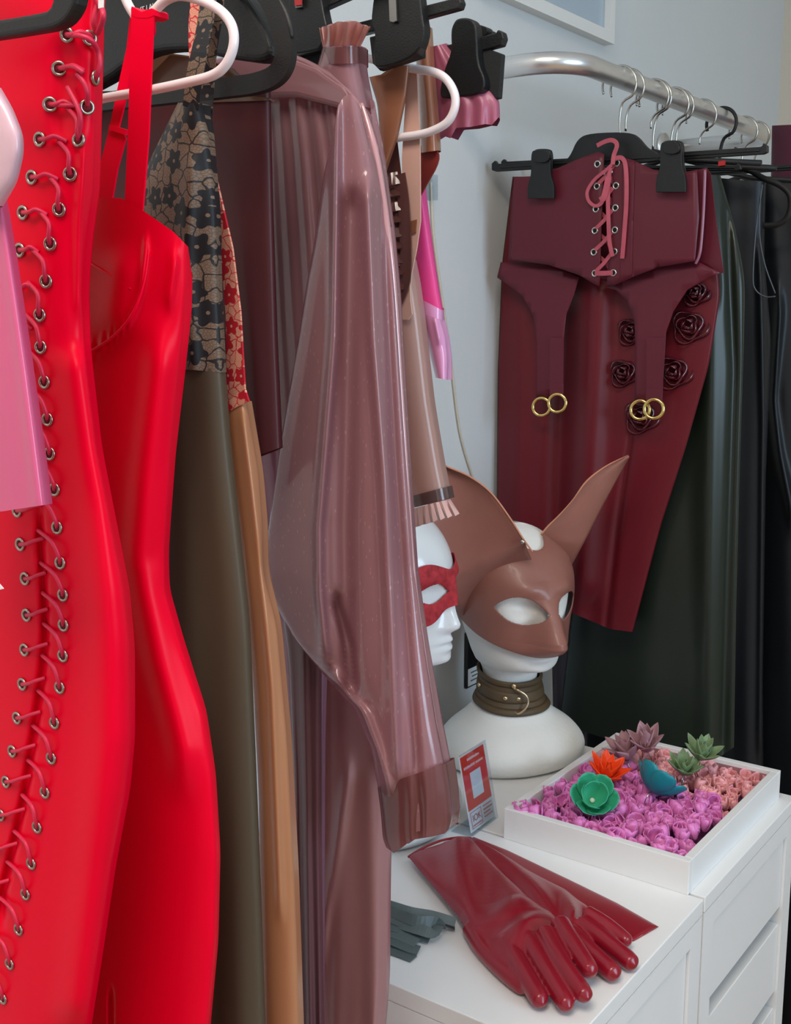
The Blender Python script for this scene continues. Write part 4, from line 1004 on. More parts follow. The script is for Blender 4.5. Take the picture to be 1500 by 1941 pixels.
# ================================================================== near rail, from the camera towards the far end
m_red = M('scarlet_latex', (232, 0, 42), rough=.34, noise=.05, scale=6, spec=.1, coat=.0, ctint=.12, sub=.0)
m_redstrap = M('scarlet_latex_strap', (238, 0, 48), rough=.34, noise=.04, scale=6, spec=.1, coat=.0, ctint=.12)
m_lace = M('raspberry_cord', (206, 30, 70), rough=.5, noise=.1, scale=90)
m_pinkl = M('rose_latex', (206, 84, 128), rough=.32, noise=.08, scale=8, coat=.25, ctint=.2)
m_palepink = M('pale_pink_latex', (206, 168, 180), rough=.3, noise=.05, coat=.3)
m_eyel = M('antique_nickel', (170, 160, 150), rough=.3, metal=1., noise=.1, scale=200)
def hook_to(g, Y, top, x=RX): return hook(g, Y, top)
# rose latex garment at the left edge
p0 = (-.45, .335, 0)
g0 = thing('latex_garment', 'rose pink latex garment cut by the left edge of the photo', 'garment', PP(20, 960, p0))
Cloth([(-120, 386), (-110, 700), (-100, 985)], [(2, 372), (22, 480), (50, 660), (75, 830), (92, 956)], p0, th=.009, pw=.5, nv=40, ridges=[dict(p=[(5, 400), (45, 700), (75, 950)], w=14, a=.003)]).build('sleeve', m_pinkl, g0, nu=40)
p00 = (-.45, .325, 0)
Cloth([(-110, 150), (-110, 300), (-105, 400)], [(-6, 165), (18, 205), (38, 255), (39, 290), (26, 345), (-2, 390)], p00, th=.006, pw=.5, nv=30).build('ruffle', m_palepink, g0, nu=30)
slab('care_label', [(-12, 1095), (6, 1116), (-8, 1120)], (-.45, .34, 0), m_card, g0, th=.0006)
ph0 = (-.45, .352, 0)
hg = thing('hanger', 'black flat hanger arm in the top left corner', 'hanger', PP(60, 50, ph0), 'black rounded hangers')
slab('hanger_arm', pround([(-160, 58), (0, 36), (70, 24), (92, 18), (100, -6), (104, -60), (104, -80), (146, -80), (146, -40), (144, 0), (134, 24), (118, 44), (96, 54), (60, 60), (0, 70), (-160, 92)], 1), ph0, m_rubber, hg, th=.008, off=.004, bev=.002)
tube('arm_top', [PP(125, -76, ph0), PP(60, -130, ph0), Vector((RX, .352, 1.62))], .006, m_rubber, hg); hook(hg, .352, 1.62)

# scarlet lace-up dress
p1 = (-.45, .405, 0)
GAP = [(178, 20), (150, 130), (125, 230), (105, 320), (80, 400), (62, 480), (52, 600), (56, 760), (66, 900), (76, 1020), (83, 1120), (86, 1200), (82, 1260), (76, 1310), (68, 1370), (60, 1420), (50, 1490), (38, 1550), (22, 1620), (6, 1690), (-14, 1770), (-40, 1880)]
r1L = [(-230, -60), (-215, 400), (-200, 900), (-220, 1400), (-260, 1990)]
r1R = [(196, -60), (188, 0), (184, 180), (179, 360), (166, 450), (158, 550), (163, 670), (184, 850), (214, 1000), (238, 1120), (248, 1230), (249, 1400), (240, 1500), (212, 1650), (190, 1800), (168, 1941), (160, 1990)]
d1 = thing('lace_up_dress', 'scarlet latex dress with two rows of metal eyelets and crossed cords', 'dress', PP(60, 1900, p1))
c1 = Cloth(r1L, r1R, p1, th=.022, pw=.55, nv=150, sm=2, ridges=[dict(p=GAP[9:20], w=7, a=-.0045, f=90), dict(p=[(158, 300), (150, 420), (150, 560)], w=10, a=.0025), dict(p=[(120, 120), (118, 230)], w=22, a=-.003),
            dict(p=[(150, 700), (190, 950), (205, 1200), (205, 1400), (180, 1650), (150, 1900)], w=42, a=.006)])
c1.build('dress_body', m_red, d1, nu=170, zend=.35)
A = [(127, 66), (112, 130), (95, 198), (75, 264), (60, 336), (43, 403), (37, 474), (30, 545), (24, 620), (20, 700), (20, 770), (24, 835), (28, 900), (32, 968), (38, 1032), (47, 1097), (50, 1166), (46, 1232), (42, 1297), (32, 1361), (23, 1424), (11, 1482), (1, 1545), (-12, 1610), (-28, 1680)]
B = [(181, 148), (165, 203), (149, 265), (133, 330), (112, 397), (95, 462), (87, 533), (75, 597), (77, 658), (84, 724), (90, 795), (94, 860), (103, 928), (108, 1000), (114, 1067), (119, 1128), (120, 1185), (119, 1243), (113, 1303), (103, 1370), (97, 1437), (85, 1502), (70, 1568), (59, 1637), (48, 1695), (35, 1762), (18, 1827), (5, 1893)]
EY = None
def eyelet(c, u, v, parent, R=.0031, r=.0009):
    n = c.normal(u, v); V, Fc = torus_vf(c.at(u, v, .0006), n, R, r, 20, 8); e = mk('eyelet', V, Fc, m_eyel, parent)
    V, Fc = disc_vf(c.at(u, v, .0005), n, R*.8, 12); mk('eyelet_hole', V, Fc, M('raspberry_shadow', (120, 8, 30), rough=.7), e)
for u, v in A+B+[(140, -4), (170, 72)]: eyelet(c1, u, v, d1)
def cord(pts, r=.0012): tube('lacing_cord', [c1.at(q[0], q[1], q[2]) for q in pts], r, m_lace, d1, seg=7, sub=5)
for i, (u, v) in enumerate(B):
    if v < 250: continue
    gx = interp(GAP, v-55); s = 14 if v < 600 else 8
    cord([(gx-4, v-62, .0008), ((gx+u)/2+s*.4, v-40, .003), (u-3, v-14, .0028), (u, v, .0002)])
for i, (u, v) in enumerate(A):
    gx = interp(GAP, v-10)
    cord([(u, v, .0002), (u+12, v-1, .0028), ((u+gx)/2+6, v-6, .0024), (gx+7, v-(12 if v > 900 else -4), .0005)])
cord([(95, 198, .0003), (120, 200, .003), (140, 200, .001)])
cord([(127, 66, .0003), (150, 68, .004), (172, 76, .005), (186, 96, .005), (190, 118, .005), (186, 138, .005), (180, 148, .001)], .0014)
cord([(112, 130, .0003), (138, 126, .004), (158, 138, .004)], .0013); cord([(146, 140, .003), (160, 158, .004), (166, 178, .004), (166, 200, .001)], .0013)
cord([(128, 165, .003), (146, 200, .004), (153, 228, .004), (148, 262, .001)], .0013)
tube('cord_loop', [c1.at(u, v, o_) for u, v, o_ in [(176, -10, .004), (190, 10, .008), (196, 30, .010), (190, 52, .008), (184, 62, .004), (178, 40, .004), (186, 8, .006), (200, -20, .006)]], .0015, m_lace, d1, seg=7)

slab('care_label', [(187, -12), (196, -12), (195, 14), (186, 16)], (-.45, .388, 0), m_card, d1, th=.0006)
# white wire hanger and scarlet strap dress
m_wtube = M('white_coated_wire', (232, 222, 226), rough=.35, noise=.02, coat=.2)
p2 = (-.5, .468, 0)
hw = thing('hanger', 'white coated wire hanger carrying the scarlet strap dress', 'hanger', PP(300, 170, p2), 'white coated wire hangers')
tube('wire_frame', [PP(u, v, p2) for u, v in [(-60, 250), (100, 212), (185, 189), (290, 170), (360, 155), (405, 142), (430, 120), (443, 85), (440, 50), (420, 22), (385, 2), (345, -8), (315, 0), (290, 24), (270, 42), (252, 24), (235, -10), (225, -50), (235, -140)]], .00275, m_wtube, hw, seg=12)
hook(hw, .468, 1.66)
d2 = thing('strap_dress', 'scarlet latex dress with a wide strap and cup seam beside the lace-up dress', 'dress', PP(290, 1900, p2))
p2b = (-.5, .478, 0)
r2L = [(120, 378), (60, 700), (40, 1100), (60, 1500), (40, 2000)]
r2R = [(272, 394), (318, 430), (357, 468), (356, 540), (343, 680), (326, 850), (313, 1050), (315, 1120), (344, 1220), (386, 1350), (404, 1470), (413, 1620), (409, 1790), (395, 1941), (390, 2000)]
r2R = [(357, 468)]+r2R[3:]
c2 = Cloth([(120, 374)]+r2L[1:], r2R, p2b, th=.016, pw=.5, nv=120, sm=2, ridges=[dict(p=[(276, 470), (268, 550), (245, 610), (205, 645), (165, 668)], w=6, a=.003, f=30), dict(p=[(300, 700), (275, 900), (262, 1060), (300, 1250), (345, 1420)], w=30, a=.007, f=120), dict(p=[(330, 500), (322, 560)], w=9, a=.003, f=40),
            dict(p=[(230, 520), (220, 590)], w=38, a=.006, f=70), dict(p=[(210, 1890), (211, 2000)], w=4, a=-.006, f=20)])
c2.build('dress_body', m_red, d2, nu=110, zend=.4, top=[(0, 0), (.25, -22), (.46, -42), (.62, -36), (.75, -27), (.886, -17), (1, 0)], bdrop=60)
c3 = Cloth([(170, 374), (172, 420), (165, 480)], [(262, 392), (310, 424), (356, 468)], (-.5, .474, 0), th=.01, pw=.5, nv=24)
ribs = lambda pts, off, p=p2: [PP(u, v, p, off) for u, v in pts]
V, Fc = slab_vf([(249, 12), (268, 22), (291, 18), (287, 120), (281, 260), (270, 398), (236, 392), (243, 240), (246, 120)], p2, .0012, .004); mk('front_strap', V, Fc, m_redstrap, d2, smooth=False)
V, Fc = slab_vf([(248, 14), (292, 20), (293, 60), (285, 80), (279, 40), (262, 40), (250, 100), (240, 180), (225, 240), (238, 262), (222, 320), (212, 378), (172, 376), (190, 310), (208, 240), (222, 170), (240, 90)], p2, .0012, -.006); mk('back_strap', V, Fc, m_redstrap, d2, smooth=False)
V, Fc = slab_vf(pround([(248, 10), (262, 20), (268, 24), (276, 20), (291, 14), (292, 34), (249, 34)], 1), p2, .011, .0042); mk('strap_fold', V, Fc, m_redstrap, d2, smooth=False)
slab('strap_slider', [(207, 236), (240, 246), (238, 256), (206, 246)], p2, m_redstrap, d2, th=.0025, off=-.004)
tube('cup_seam', [c2.at(u, v, .0004) for u, v in [(282, 478), (272, 540), (250, 598), (212, 640), (172, 666)]], .0009, m_redstrap, d2, seg=6)
tube('cup_seam', [c2.at(u, v, .0002) for u, v in [(166, 496), (205, 520), (248, 548)]], .0006, m_redstrap, d2, seg=6)

# black lace gown with olive skirt
m_blace = LACE('black_floral_lace', (116, 96, 80), (30, 30, 33), (40, 36, 36), sc=50)
m_oliv = M('olive_latex', (80, 70, 56), rough=.5, noise=.1, scale=6, spec=.3)
m_rlace = LACE('red_floral_lace', (220, 158, 134), (184, 34, 48), (196, 52, 60), sc=62)
m_cream = SHEER('apricot_latex', (206, 150, 112), (235, 170, 120), .12, rough=.35)
p3 = (-.5, .535, 0)
d3 = thing('lace_gown', 'black floral lace gown with plain olive latex skirt beside the scarlet dress', 'gown', PP(430, 1900, p3))
c = Cloth([(200, 690), (190, 1200), (200, 2000)], [(422, 700), (432, 830), (470, 1180), (482, 1450), (492, 1700), (502, 2000)], p3, th=.014, pw=.5, nv=60, folds=(2, .005, 5)); c.build('skirt', m_oliv, d3, nu=60, zend=.35)
c = Cloth([(338, 194), (300, 270), (262, 350), (240, 450), (225, 690)], [(384, 196), (396, 250), (404, 320), (412, 400), (416, 560), (424, 706)], p3, th=.013, pw=.5, nv=60, ridges=[dict(p=[(360, 330), (352, 480), (365, 690)], w=16, a=.004)]); c.build('lace_bodice', m_blace, d3, nu=50)
ribbon('strap', [PP(u, v, p3, o_) for u, v, o_ in [(362, 205, .012), (368, 150, .014), (378, 100, .012), (390, 40, .004), (398, -30, -.004), (404, -90, -.01)]], .012, (.2, -1, 0), m_blace, d3)
ribbon('strap', [PP(u, v, p3, o_) for u, v, o_ in [(388, 226, -.01), (390, 180, -.014), (396, 100, -.012), (408, 20, -.008), (410, -60, -.01), (406, -90, -.01)]], .012, (.2, -1, 0), m_blace, d3)
# apricot dress with red lace trim
p4 = (-.5, .562, 0)
d4 = thing('apricot_dress', 'apricot latex dress edged with red floral lace beside the olive skirt', 'dress', PP(520, 1900, p4))
Cloth([(414, 786), (438, 920), (461, 1090), (480, 1300), (490, 1500), (500, 2000)], [(469, 760), (491, 890), (500, 1000), (499, 1080), (526, 1180), (546, 1400), (560, 1650), (572, 2000)], p4, th=.010, pw=.45, nv=80, ridges=[dict(p=[(462, 800), (492, 1050), (515, 1300), (530, 1700)], w=9, a=.004)]).build('dress_body', m_cream, d4, nu=40, zend=.35)
slab('lace_side', [(386, 184), (390, 184), (392, 232), (410, 340), (440, 470), (455, 590), (464, 742), (430, 758), (428, 600), (420, 500), (404, 330), (388, 240)], p4, m_rlace, d4, th=.0015, off=.004)
slab('lace_band', [(411, 768), (438, 756), (464, 738), (471, 760), (440, 776), (415, 791)], p4, m_rlace, d4, th=.0015, off=.011)
ribbon('strap', [PP(u, v, p4, 0) for u, v in [(388, 250), (374, 140), (370, 60), (374, 0), (380, -90)]], .010, (.2, -1, 0), m_rlace, d4)

# black hanger with lettering, black flat hangers with rounded loop ends
m_letter = M('silver_letter', (225, 226, 228), rough=.4, noise=.02)
pS = (-.55, .595, 0)
hs = thing('wide_hanger', 'wide black coat hanger with pale lettering behind the scarlet strap', 'hanger', PP(290, 100, pS))
slab('hanger_shoulder', pround([(120, -60), (330, -110), (430, -50), (490, 30), (520, 96), (500, 118), (440, 110), (400, 104), (372, 92), (300, 94), (250, 112), (190, 158), (60, 215), (40, 120)], 2), pS, m_black, hs, th=.016, off=.008, bev=.004)
V, Fc = text_vf('SAINT LAURENT', .0056); q = PP(284, 19, pS, .0085); dirx = Vector((1, 0, .06)).normalized()
mk('lettering', [q+dirx*a.x+Vector((0, -a.z, a.y)) for a in V], Fc, m_letter, hs, smooth=False)
V, Fc = text_vf('PARIS', .005); q = PP(276, 33, pS, .0085)
mk('lettering', [q+dirx*a.x+Vector((0, -a.z, a.y)) for a in V], Fc, m_letter, hs, smooth=False)
hook(hs, .595, 1.63)
pH = (-.55, .578, 0)
hh = thing('hanger', 'black rubber hanger with a big rounded loop end over the maroon garment', 'hanger', PP(350, 180, pH), 'black rounded hangers')
lo = [(-40, 232), (185, 196), (300, 182), (430, 167), (490, 158), (525, 142), (541, 112), (538, 70), (525, 25), (505, -10), (480, -35), (430, -45), (300, -60), (200, -80)]
V, Fc = [], []
ribbon('loop_frame', [PP(u, v, pH, .0) for u, v in lo], .0125, (.2, -1, 0), m_rubber, hh, th=.007, sub=8)
tube('grip_beads', [PP(u, v, pH, .0) for u, v in [(553, 72), (550, 50), (542, 25), (530, 4), (516, -14)]], [.0014, .0024, .0024, .0024, .0014], m_rubber, hh, seg=8, sub=4)
hook(hh, .578, 1.66)

# brown collar behind, maroon top, lavender gown
m_maroon = SHEER('maroon_sheer_latex', (92, 40, 44), (120, 60, 64), .12, rough=.6, coat=0)
m_lav = SHEER('lavender_sheer_latex', (176, 132, 150), (205, 160, 170), .18, rough=.3)
m_brown = SHEER('brown_sheer_latex', (124, 88, 66), (180, 120, 90), .25, rough=.35)
m_dmar = M('dark_mauve_latex', (98, 62, 70), rough=.36, noise=.08, scale=8, coat=.1)
p5 = (-.55, .618, 0)
d5 = thing('maroon_blouse', 'dark maroon latex blouse hanging beside the red lace edge', 'top', PP(460, 890, p5))
Cloth([(110, 175), (130, 400), (250, 700), (300, 930)], [(512, 165), (517, 400), (524, 640), (533, 848)], p5, th=.012, pw=.5, nv=60, folds=(3, .006, 8)).build('top_body', m_maroon, d5, nu=70)
Cloth([(240, 170), (230, 185), (225, 200)], [(440, 130), (480, 165), (520, 190)], p5, th=.012, pw=.5, nv=10).build('collar', m_brown, d5, nu=40, top=[(0, 0), (.3, -60), (.6, -40), (1, 0)])
p5b = (-.55, .712, 0)
d5b = thing('lavender_gown', 'lavender mauve sheer latex gown behind the maroon blouse', 'gown', PP(550, 1900, p5b))
Cloth([(400, 180), (440, 600), (480, 900), (515, 1100), (540, 1400), (552, 2000)], [(650, 160), (640, 600), (625, 1000), (612, 1400), (610, 2000)], p5b, th=.012, pw=.5, nv=80, folds=(3, .005, 15), ridges=[dict(p=[(528, 300), (540, 900)], w=9, a=.008), dict(p=[(575, 300), (580, 900)], w=12, a=.007)]).build('gown_body', m_lav, d5b, nu=80, zend=.3)
p5c = (-.6, .690, 0)
tag(Cloth([(520, 1050), (548, 1250), (558, 1500), (562, 2000)], [(612, 1050), (606, 1300), (606, 1600), (612, 2000)], p5c, th=.008, pw=.5, nv=50, folds=(2, .004, 3)).build('long_skirt', m_dmar, nu=30, zend=.3), 'dark mauve latex skirt panel between lavender edge and dusty mauve skirt', 'skirt')

# sheer mauve blouse with ruffled neck and long sleeve
m_mauve = SHEER('mauve_sheer_latex', (188, 142, 150), (222, 182, 190), .26, rough=.28, spots=True, coat=.5)
m_mauve2 = SHEER('mauve_sheer_latex_double', (176, 130, 138), (205, 150, 160), .2, rough=.28, coat=.4)
m_cuff = SHEER('mauve_sheer_cuff', (134, 84, 86), (160, 100, 100), .12, rough=.3, coat=.3)
p6 = (-.6, .662, 0)
d6 = thing('sheer_blouse', 'sheer mauve latex blouse with ruffled neck and long puffed sleeve', 'blouse', PP(700, 1600, p6))
p6b = (-.6, .684, 0)
Cloth([(500, 165), (508, 300), (520, 600), (532, 860), (560, 1100), (640, 1230)], [(690, 165), (716, 290), (738, 440), (752, 600), (768, 830), (786, 1080)], p6b, th=.014, pw=.45, nv=80, sm=3, folds=(4, .006, 22), ridges=[dict(p=[(745, 330), (760, 700), (778, 1050)], w=8, a=.006)]).build('body', m_mauve2, d6, nu=90)
slab('yoke', [(392, 112), (460, 99), (540, 103), (600, 126), (650, 162), (690, 215), (694, 250), (640, 205), (560, 184), (392, 186)], (-.6, .676, 0), m_mauve2, d6, th=.012, off=.014, bev=.004)
slv = Cloth([(634, 178), (612, 300), (595, 450), (566, 640), (530, 850), (497, 1092), (530, 1160), (560, 1214), (608, 1272), (672, 1345), (704, 1425), (722, 1520), (728, 1590)],
            [(688, 190), (714, 285), (737, 430), (750, 560), (766, 800), (786, 1080), (806, 1230), (828, 1370), (846, 1462), (854, 1520), (858, 1562)], p6, th=.024, pw=.45, nv=150, sm=1,
            ridges=[dict(p=[(637, 210), (636, 420), (633, 640), (618, 830), (604, 1000), (605, 1120), (615, 1230)], w=10, a=.013, f=60), dict(p=[(668, 400), (662, 700), (655, 1000), (660, 1300)], w=16, a=-.010), dict(p=[(697, 380), (708, 640), (728, 900), (742, 1200), (750, 1440)], w=12, a=.010),
                    dict(p=[(728, 420), (738, 640), (752, 900), (772, 1200), (790, 1440)], w=8, a=-.006), dict(p=[(640, 1290), (690, 1350), (720, 1430), (736, 1490)], w=11, a=.010, f=30), dict(p=[(640, 1150), (660, 1220), (668, 1300)], w=9, a=-.012, f=40)])
slv.build('sleeve', m_mauve, d6, nu=110, top=[(0, 60), (.12, 22), (.35, 0), (.6, -8), (.85, 2), (1, 30)])
Cloth([(716, 1492), (722, 1540), (726, 1590), (732, 1606)], [(848, 1446), (856, 1500), (860, 1548), (856, 1566)], p6, th=.026, pw=.4, nv=24, folds=(4, .004, 6)).build('cuff', m_cuff, d6, nu=60, bot=[(0, 0), (.12, 16), (.25, 10), (.4, 2), (.7, 8), (.9, 10), (1, 0)])
tube('edge_fold', [PP(u-4, v, p6, .002) for u, v in [(690, 196), (714, 285), (737, 430), (750, 560), (766, 800), (786, 1080), (806, 1230), (828, 1370), (844, 1450)]], [.0012, .003, .003, .003, .0028, .0024, .002, .0018, .0012], M('mauve_gloss_fold', (186, 138, 142), rough=.18, coat=.8, spec=.8, noise=.05), d6, seg=10)
Cloth([(612, 88), (606, 110), (600, 128), (596, 170)], [(682, 86), (683, 110), (684, 128), (700, 205)], p6b, th=.020, pw=.5, nv=24).build('neck', m_mauve2, d6, nu=40)
Cloth([(611, 90), (608, 122)], [(683, 88), (684, 120)], p6b, th=.0215, pw=.5, nv=6).build('neck_band', m_cuff, d6, nu=30)
def ruffle(name, p, top, bot, n, amp, mat, parent, th=.02, phase=0., flare=1.8):
    """gathered frill between two traced lines, front and back of a tube"""
    V, Fc = [], []; nu, nv = n*8, 8
    for j in range(nv+1):
        t = j/nv
        for i in range(nu+1):
            s = i/nu; q = (1-cos(pi*min(1, s*2)))/2 if s < .5 else (1+cos(pi*(s*2-1)))/2
            a0 = interp(bot, bot[0][0]+(bot[-1][0]-bot[0][0])*q, 0, 1); b0 = interp(top, top[0][0]+(top[-1][0]-top[0][0])*q, 0, 1)
            u = (bot[0][0]+(bot[-1][0]-bot[0][0])*q)*(1-t)+(top[0][0]+(top[-1][0]-top[0][0])*q)*t; v = a0*(1-t)+b0*t
            ang = 2*pi*s; dz = th*sin(ang)*(1 if s < 1 else 1)*(1+flare*.3*t)
            w = amp*(.15+t)*sin(2*pi*n*s+phase+.6*sin(5*s)); V.append(PP(u+w*500*cos(ang)*.25, v+w*120, p, dz+w))
    for j in range(nv):
        for i in range(nu): Fc.append((j*(nu+1)+i, j*(nu+1)+i+1, (j+1)*(nu+1)+i+1, (j+1)*(nu+1)+i))
    return mk(name, V, Fc, mat, parent, recalc=False)
m_ruf = SHEER('mauve_ruffle', (196, 140, 134), (225, 170, 160), .22, rough=.25, coat=.4)
ruffle('neck_ruffle', p6b, [(606, 54), (640, 42), (672, 40), (702, 52)], [(612, 90), (683, 90)], 8, .009, m_ruf, d6, th=.018)
tube('shoulder_seam', [PP(u, v, p6b, .018) for u, v in [(430, 100), (500, 100), (560, 112), (610, 136), (650, 165), (690, 215), (716, 300), (736, 430)]], .0028, m_mauve2, d6, seg=8)
# its hanger seen through the latex
d_hanger('black rounded hanger visible through the sheer mauve blouse', (-.6, .698, 0), [(430, 190), (520, 140), (590, 150), (640, 165), (680, 195), (690, 225), (676, 243), (600, 240), (560, 236), (430, 240)], .005, .698, 1.63, 'black rounded hangers')

# dusty mauve skirt reaching the bottom of the frame
m_dusty = SHEER('dusty_mauve_latex', (196, 148, 150), (205, 150, 150), .08, rough=.36, coat=.2)
p7 = (-.62, .738, 0)
tag(Cloth([(600, 880), (602, 1270), (604, 1500), (610, 2000)], [(770, 880), (752, 1300), (742, 1500), (738, 1650), (736, 1860), (724, 2000)], p7, th=.012, pw=.45, nv=70, folds=(3, .007, 44), ridges=[dict(p=[(660, 1480), (625, 1700), (608, 1800)], w=11, a=.006), dict(p=[(700, 1500), (706, 1990)], w=16, a=.006)]).build('long_skirt', m_dusty, nu=60, zend=.3), 'dusty mauve latex long skirt overlapping the near drawer unit', 'skirt')

# black clip hangers above
m_clipmetal = M('clip_metal', (150, 146, 142), rough=.3, metal=1.)
def big_clip(p, poly, pad, metal, label, bar=None, gy=None, red=None):
    g = thing('clip_hanger', label, 'hanger', PP(poly[0][0], poly[0][1], p), 'black clip hangers on the near rail')
    slab('clip_jaw', pround(poly, 2), p, m_black, g, th=.010, off=.010, bev=.0015)
    if pad: slab('foam_pad', pad, p, m_foam, g, th=.006, off=.0, bev=.001)
    if metal:
        slab('spring', metal, p, m_clipmetal, g, th=.003, off=.013, bev=.0006)
    if red: slab('size_mark', red, p, M('red_mark', (170, 40, 44)), g, th=.0015, off=.0145)
    if bar: slab('bar', bar, p, m_black, g, th=.008, off=.002, bev=.001)
    if gy: hook(g, gy, 1.66)
    return g
pK = (-.6, .69, 0)
big_clip((-.6, .745, 0), [(548, -60), (600, -60), (612, 20), (622, 60), (606, 92), (600, 96), (556, 104), (545, 100)], [(556, 60), (640, 50), (628, 128), (604, 138), (556, 110)], [(558, 4), (570, 4), (571, 14), (560, 16)], 'black clip hanger with red size mark behind the loop hanger', [(380, 84), (470, 66), (560, 40), (740, -40), (740, -95), (380, -10), (380, 20)], .745, red=[(558, -10), (571, -12), (571, 9), (559, 11)])
big_clip((-.6, .766, 0), [(716, -60), (790, -60), (800, 30), (806, 60), (790, 108), (716, 132), (706, 118), (712, 60), (700, 50)], [(700, 70), (740, 60), (800, 20), (800, 108), (720, 134), (706, 120)], [(736, -6), (750, -8), (752, 40), (746, 43), (738, 41)], 'black clip hanger with metal spring above the tan garment', [(600, 62), (640, 52), (870, -6), (874, 4), (870, 16), (760, 46), (640, 76), (600, 84)], .766)
m_bfoam = m_foam
gL = big_clip((-.6, .838, 0), [(858, 46), (866, 34), (890, 33), (902, 44), (904, 70), (906, 120), (920, 150), (916, 172), (900, 180), (838, 188), (832, 176), (842, 130), (856, 96), (854, 60)], [(836, 92), (904, 84), (952, 102), (946, 186), (880, 196), (820, 212), (828, 140)], None, 'black clip hanger with foam pads at the far end of the near rail', [(815, 92), (880, 78), (940, 62), (944, 56), (952, 60), (955, 72), (950, 86), (905, 98), (815, 118)], .838)
slab('bar_hook_end', [(904, 62), (934, 58), (936, 68), (905, 76)], (-.6, .85, 0), m_black, gL, th=.006, bev=.001)
slab('clip_knob', pround([(896, 44), (906, 46), (926, 52), (920, 70), (900, 70)], 2), (-.6, .848, 0), m_black, gL, th=.01, bev=.001)
# plum cloth held by it
m_plumc = M('plum_fabric', (160, 84, 110), rough=.45, noise=.12, scale=20, coat=.1)
p12 = (-.6, .842, 0)
tag(Cloth([(812, 90), (812, 150), (820, 210), (815, 268)], [(846, 82), (890, 130), (945, 185), (946, 222)], p12, th=.012, pw=.5, nv=24, folds=(3, .005, 2)).build('draped_cloth', m_plumc, nu=40, bot=[(0, 4), (.15, -6), (.3, 8), (.38, -8), (.6, 0), (.8, 4), (.9, 10), (1, 0)]), 'plum fabric scrap gripped by the foam padded clips', 'cloth')

# tan strap garment with brown ruffles on a white wire hanger
m_tan = SHEER('tan_latex', (168, 112, 84), (210, 150, 110), .12, rough=.36)
m_blush = M('blush_latex', (206, 164, 150), rough=.36, noise=.05, scale=10, coat=.15)
m_ruffb = SHEER('brown_ruffle', (112, 70, 64), (160, 110, 100), .15, rough=.24, coat=.5)
p8 = (-.6, .785, 0)
h8 = thing('hanger', 'white coated wire hanger end holding the tan strap garment', 'hanger', PP(800, 250, p8), 'white coated wire hangers')
tube('wire_frame', [PP(u, v, p8) for u, v in [(560, 60), (660, 100), (740, 120), (776, 129), (820, 136), (846, 150), (862, 178), (862, 206), (848, 232), (820, 248), (790, 256), (750, 262), (650, 280)]], .0034, m_wtube, h8, seg=12)
hook(h8, .785, 1.63)
d8 = thing('tan_strap_garment', 'tan and blush latex strap garment with brown frill on the white hanger', 'garment', PP(780, 600, p8))
c = Cloth([(700, 140), (716, 200), (722, 280), (724, 330)], [(776, 124), (770, 180), (752, 262), (726, 332)], (-.6, .779, 0), th=.004, pw=.5, nv=30); c.build('tan_strap', m_tan, d8, nu=24, top=[(0, 6), (.3, 6), (.6, -6), (1, 0)])
slab('blush_strap', [(774, 132), (790, 138), (796, 260), (797, 420), (790, 470), (780, 520), (778, 560), (760, 540), (764, 400), (762, 300), (768, 200)], (-.6, .79, 0), m_blush, d8, th=.0014, off=.002)
slab('seam_tape', [(775, 420), (790, 416), (788, 440), (774, 447)], (-.6, .79, 0), m_tan, d8, th=.0008, off=.0035)
slab('blush_panel', [(752, 560), (776, 520), (778, 570), (781, 596), (774, 606), (752, 606)], (-.6, .786, 0), m_blush, d8, th=.0014, off=.002)
# brown frill: stacked pleats each a small fold
m_tape = m_ruffb
curve = [(752, 350), (762, 380), (766, 420), (768, 470), (770, 510), (766, 545), (752, 575)]
ribbon('frill_band', [PP(u, v, p8, .004) for u, v in [(758, 330), (765, 380), (768, 430), (770, 480), (768, 530), (758, 560), (748, 580)]], .010, (.2, -1, 0), m_ruffb, d8, th=.0015)
for k in range(9):
    v = 345+k*25; u1 = 756+k*1.2
    P = [PP(726, v+4, p8, .002), PP(738, v-4, p8, .008), PP(u1, v-8, p8, .004)]
    ribbon('frill_pleat', P, .011, (.1, -.7, .7 if k % 2 else .2), m_ruffb, d8, th=.0009, sub=4)
slab('frill_ground', [(700, 250), (752, 262), (760, 330), (764, 430), (768, 540), (750, 580), (730, 600), (716, 420)], (-.6, .792, 0), m_ruffb, d8, th=.001)

# taupe sleeve with frilled cuff
m_taupe = SHEER('taupe_latex', (204, 164, 154), (205, 160, 150), .08, rough=.34, coat=.2)
m_satin = M('blush_satin', (206, 166, 162), rough=.3, noise=.06, coat=.3)
m_bandv = SHEER('taupe_band', (110, 86, 84), (150, 110, 108), .12, rough=.25, coat=.4)
p9 = (-.6, .805, 0)
d9 = thing('taupe_sleeve', 'taupe latex sleeve garment ending in a pleated blush frill', 'garment', PP(820, 1000, p9))
sl9 = Cloth([(716, 520), (720, 700), (740, 850), (768, 962)], [(781, 490), (790, 530), (800, 600), (818, 760), (838, 880), (850, 938)], p9, th=.018, pw=.5, nv=50); sl9.build('sleeve', m_taupe, d9, nu=40)
Cloth([(766, 944), (770, 966)], [(850, 922), (854, 944)], p9, th=.020, pw=.5, nv=6).build('cuff_band', m_bandv, d9, nu=40)
n9 = 8
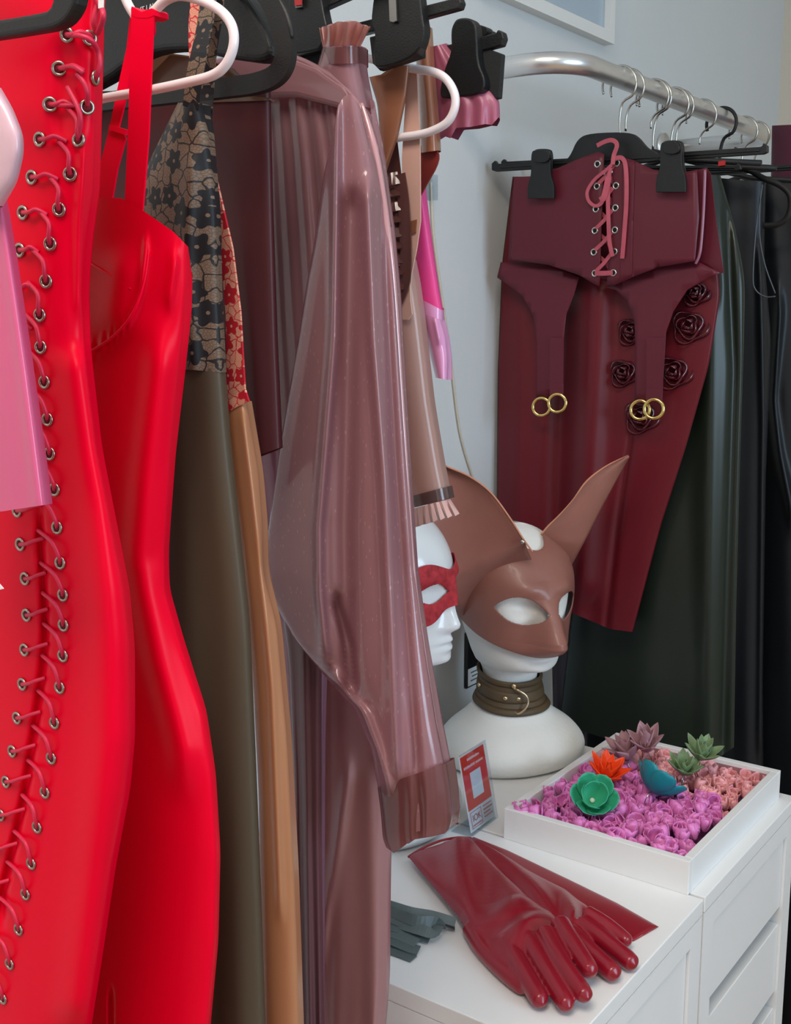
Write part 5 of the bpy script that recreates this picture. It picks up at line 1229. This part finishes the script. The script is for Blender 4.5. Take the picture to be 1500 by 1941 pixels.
for k in range(n9):
    s = k/n9; s2 = (k+1)/n9; u0 = 770+(853-770)*s; u1 = 770+(853-770)*s2; f0 = (s-.35)*26; f1 = (s2-.35)*26; vt0 = 968-22*s; vt1 = 968-22*s2
    o0 = .019*sqrt(max(.02, 4*s*(1-s))); o1 = .019*sqrt(max(.02, 4*s2*(1-s2))) if s2 < 1 else .0
    V = [PP(u0, vt0, p9, o0), PP(u1, vt1, p9, o1+.001), PP(u1+max(0, f1)+1, vt1+36-s2*8, p9, o1+.006), PP(u0+max(0, f0)-1, vt0+38-s*8, p9, o0-.003), PP((u0+u1)/2+max(0, (f0+f1)/2), (vt0+vt1)/2+38-s*8, p9, (o0+o1)/2+.0075), PP((u0+u1)/2, (vt0+vt1)/2, p9, (o0+o1)/2+.002)]
    mod_solid(mk('frill_pleat', V, [(0, 5, 4, 3), (5, 1, 2, 4)], m_satin, d9, smooth=False, recalc=False), .0008)

# brown garment with red lining, hot pink garment
p10 = (-.6, .822, 0)
d10 = thing('brown_garment', 'tan brown latex garment with shiny edge and dark red lining flap', 'garment', PP(815, 370, p10))
Cloth([(786, 70), (790, 140), (796, 230), (797, 290)], [(814, 50), (820, 140), (828, 230), (831, 285)], p10, th=.010, pw=.5, nv=30).build('panel', M('tan_brown_latex', (150, 96, 72), rough=.25, coat=.5, noise=.08), d10, nu=24)
slab('lining_flap', pround([(797, 276), (812, 277), (828, 284), (833, 296), (828, 316), (812, 344), (797, 372), (796, 372), (797, 276)], 1), p10, M('oxblood_latex', (128, 44, 40), rough=.4), d10, th=.0015, off=.004)
p11 = (-.6, .832, 0)
m_hot = M('hot_pink_latex', (224, 64, 138), rough=.4, noise=.05, scale=10)
m_orchid = M('orchid_satin', (220, 150, 196), rough=.28, noise=.06, coat=.4)
d11 = thing('pink_garment', 'hot pink latex sleeve with orchid satin cuff near the wall cable', 'garment', PP(820, 710, p11))
Cloth([(784, 340), (780, 450), (770, 560), (790, 640)], [(800, 340), (818, 470), (832, 560), (838, 592)], p11, th=.008, pw=.45, nv=40).build('sleeve', m_hot, d11, nu=24)
Cloth([(786, 560), (790, 590)], [(838, 588), (838, 610)], p11, th=.011, pw=.5, nv=6).build('cuff_band', m_orchid, d11, nu=20)
Cloth([(794, 592), (810, 650), (826, 716)], [(837, 606), (846, 640), (850, 680), (849, 720)], p11, th=.013, pw=.5, nv=24, ridges=[dict(p=[(826, 610), (832, 640)], w=5, a=.004, f=20)]).build('cuff', m_orchid, d11, nu=24)
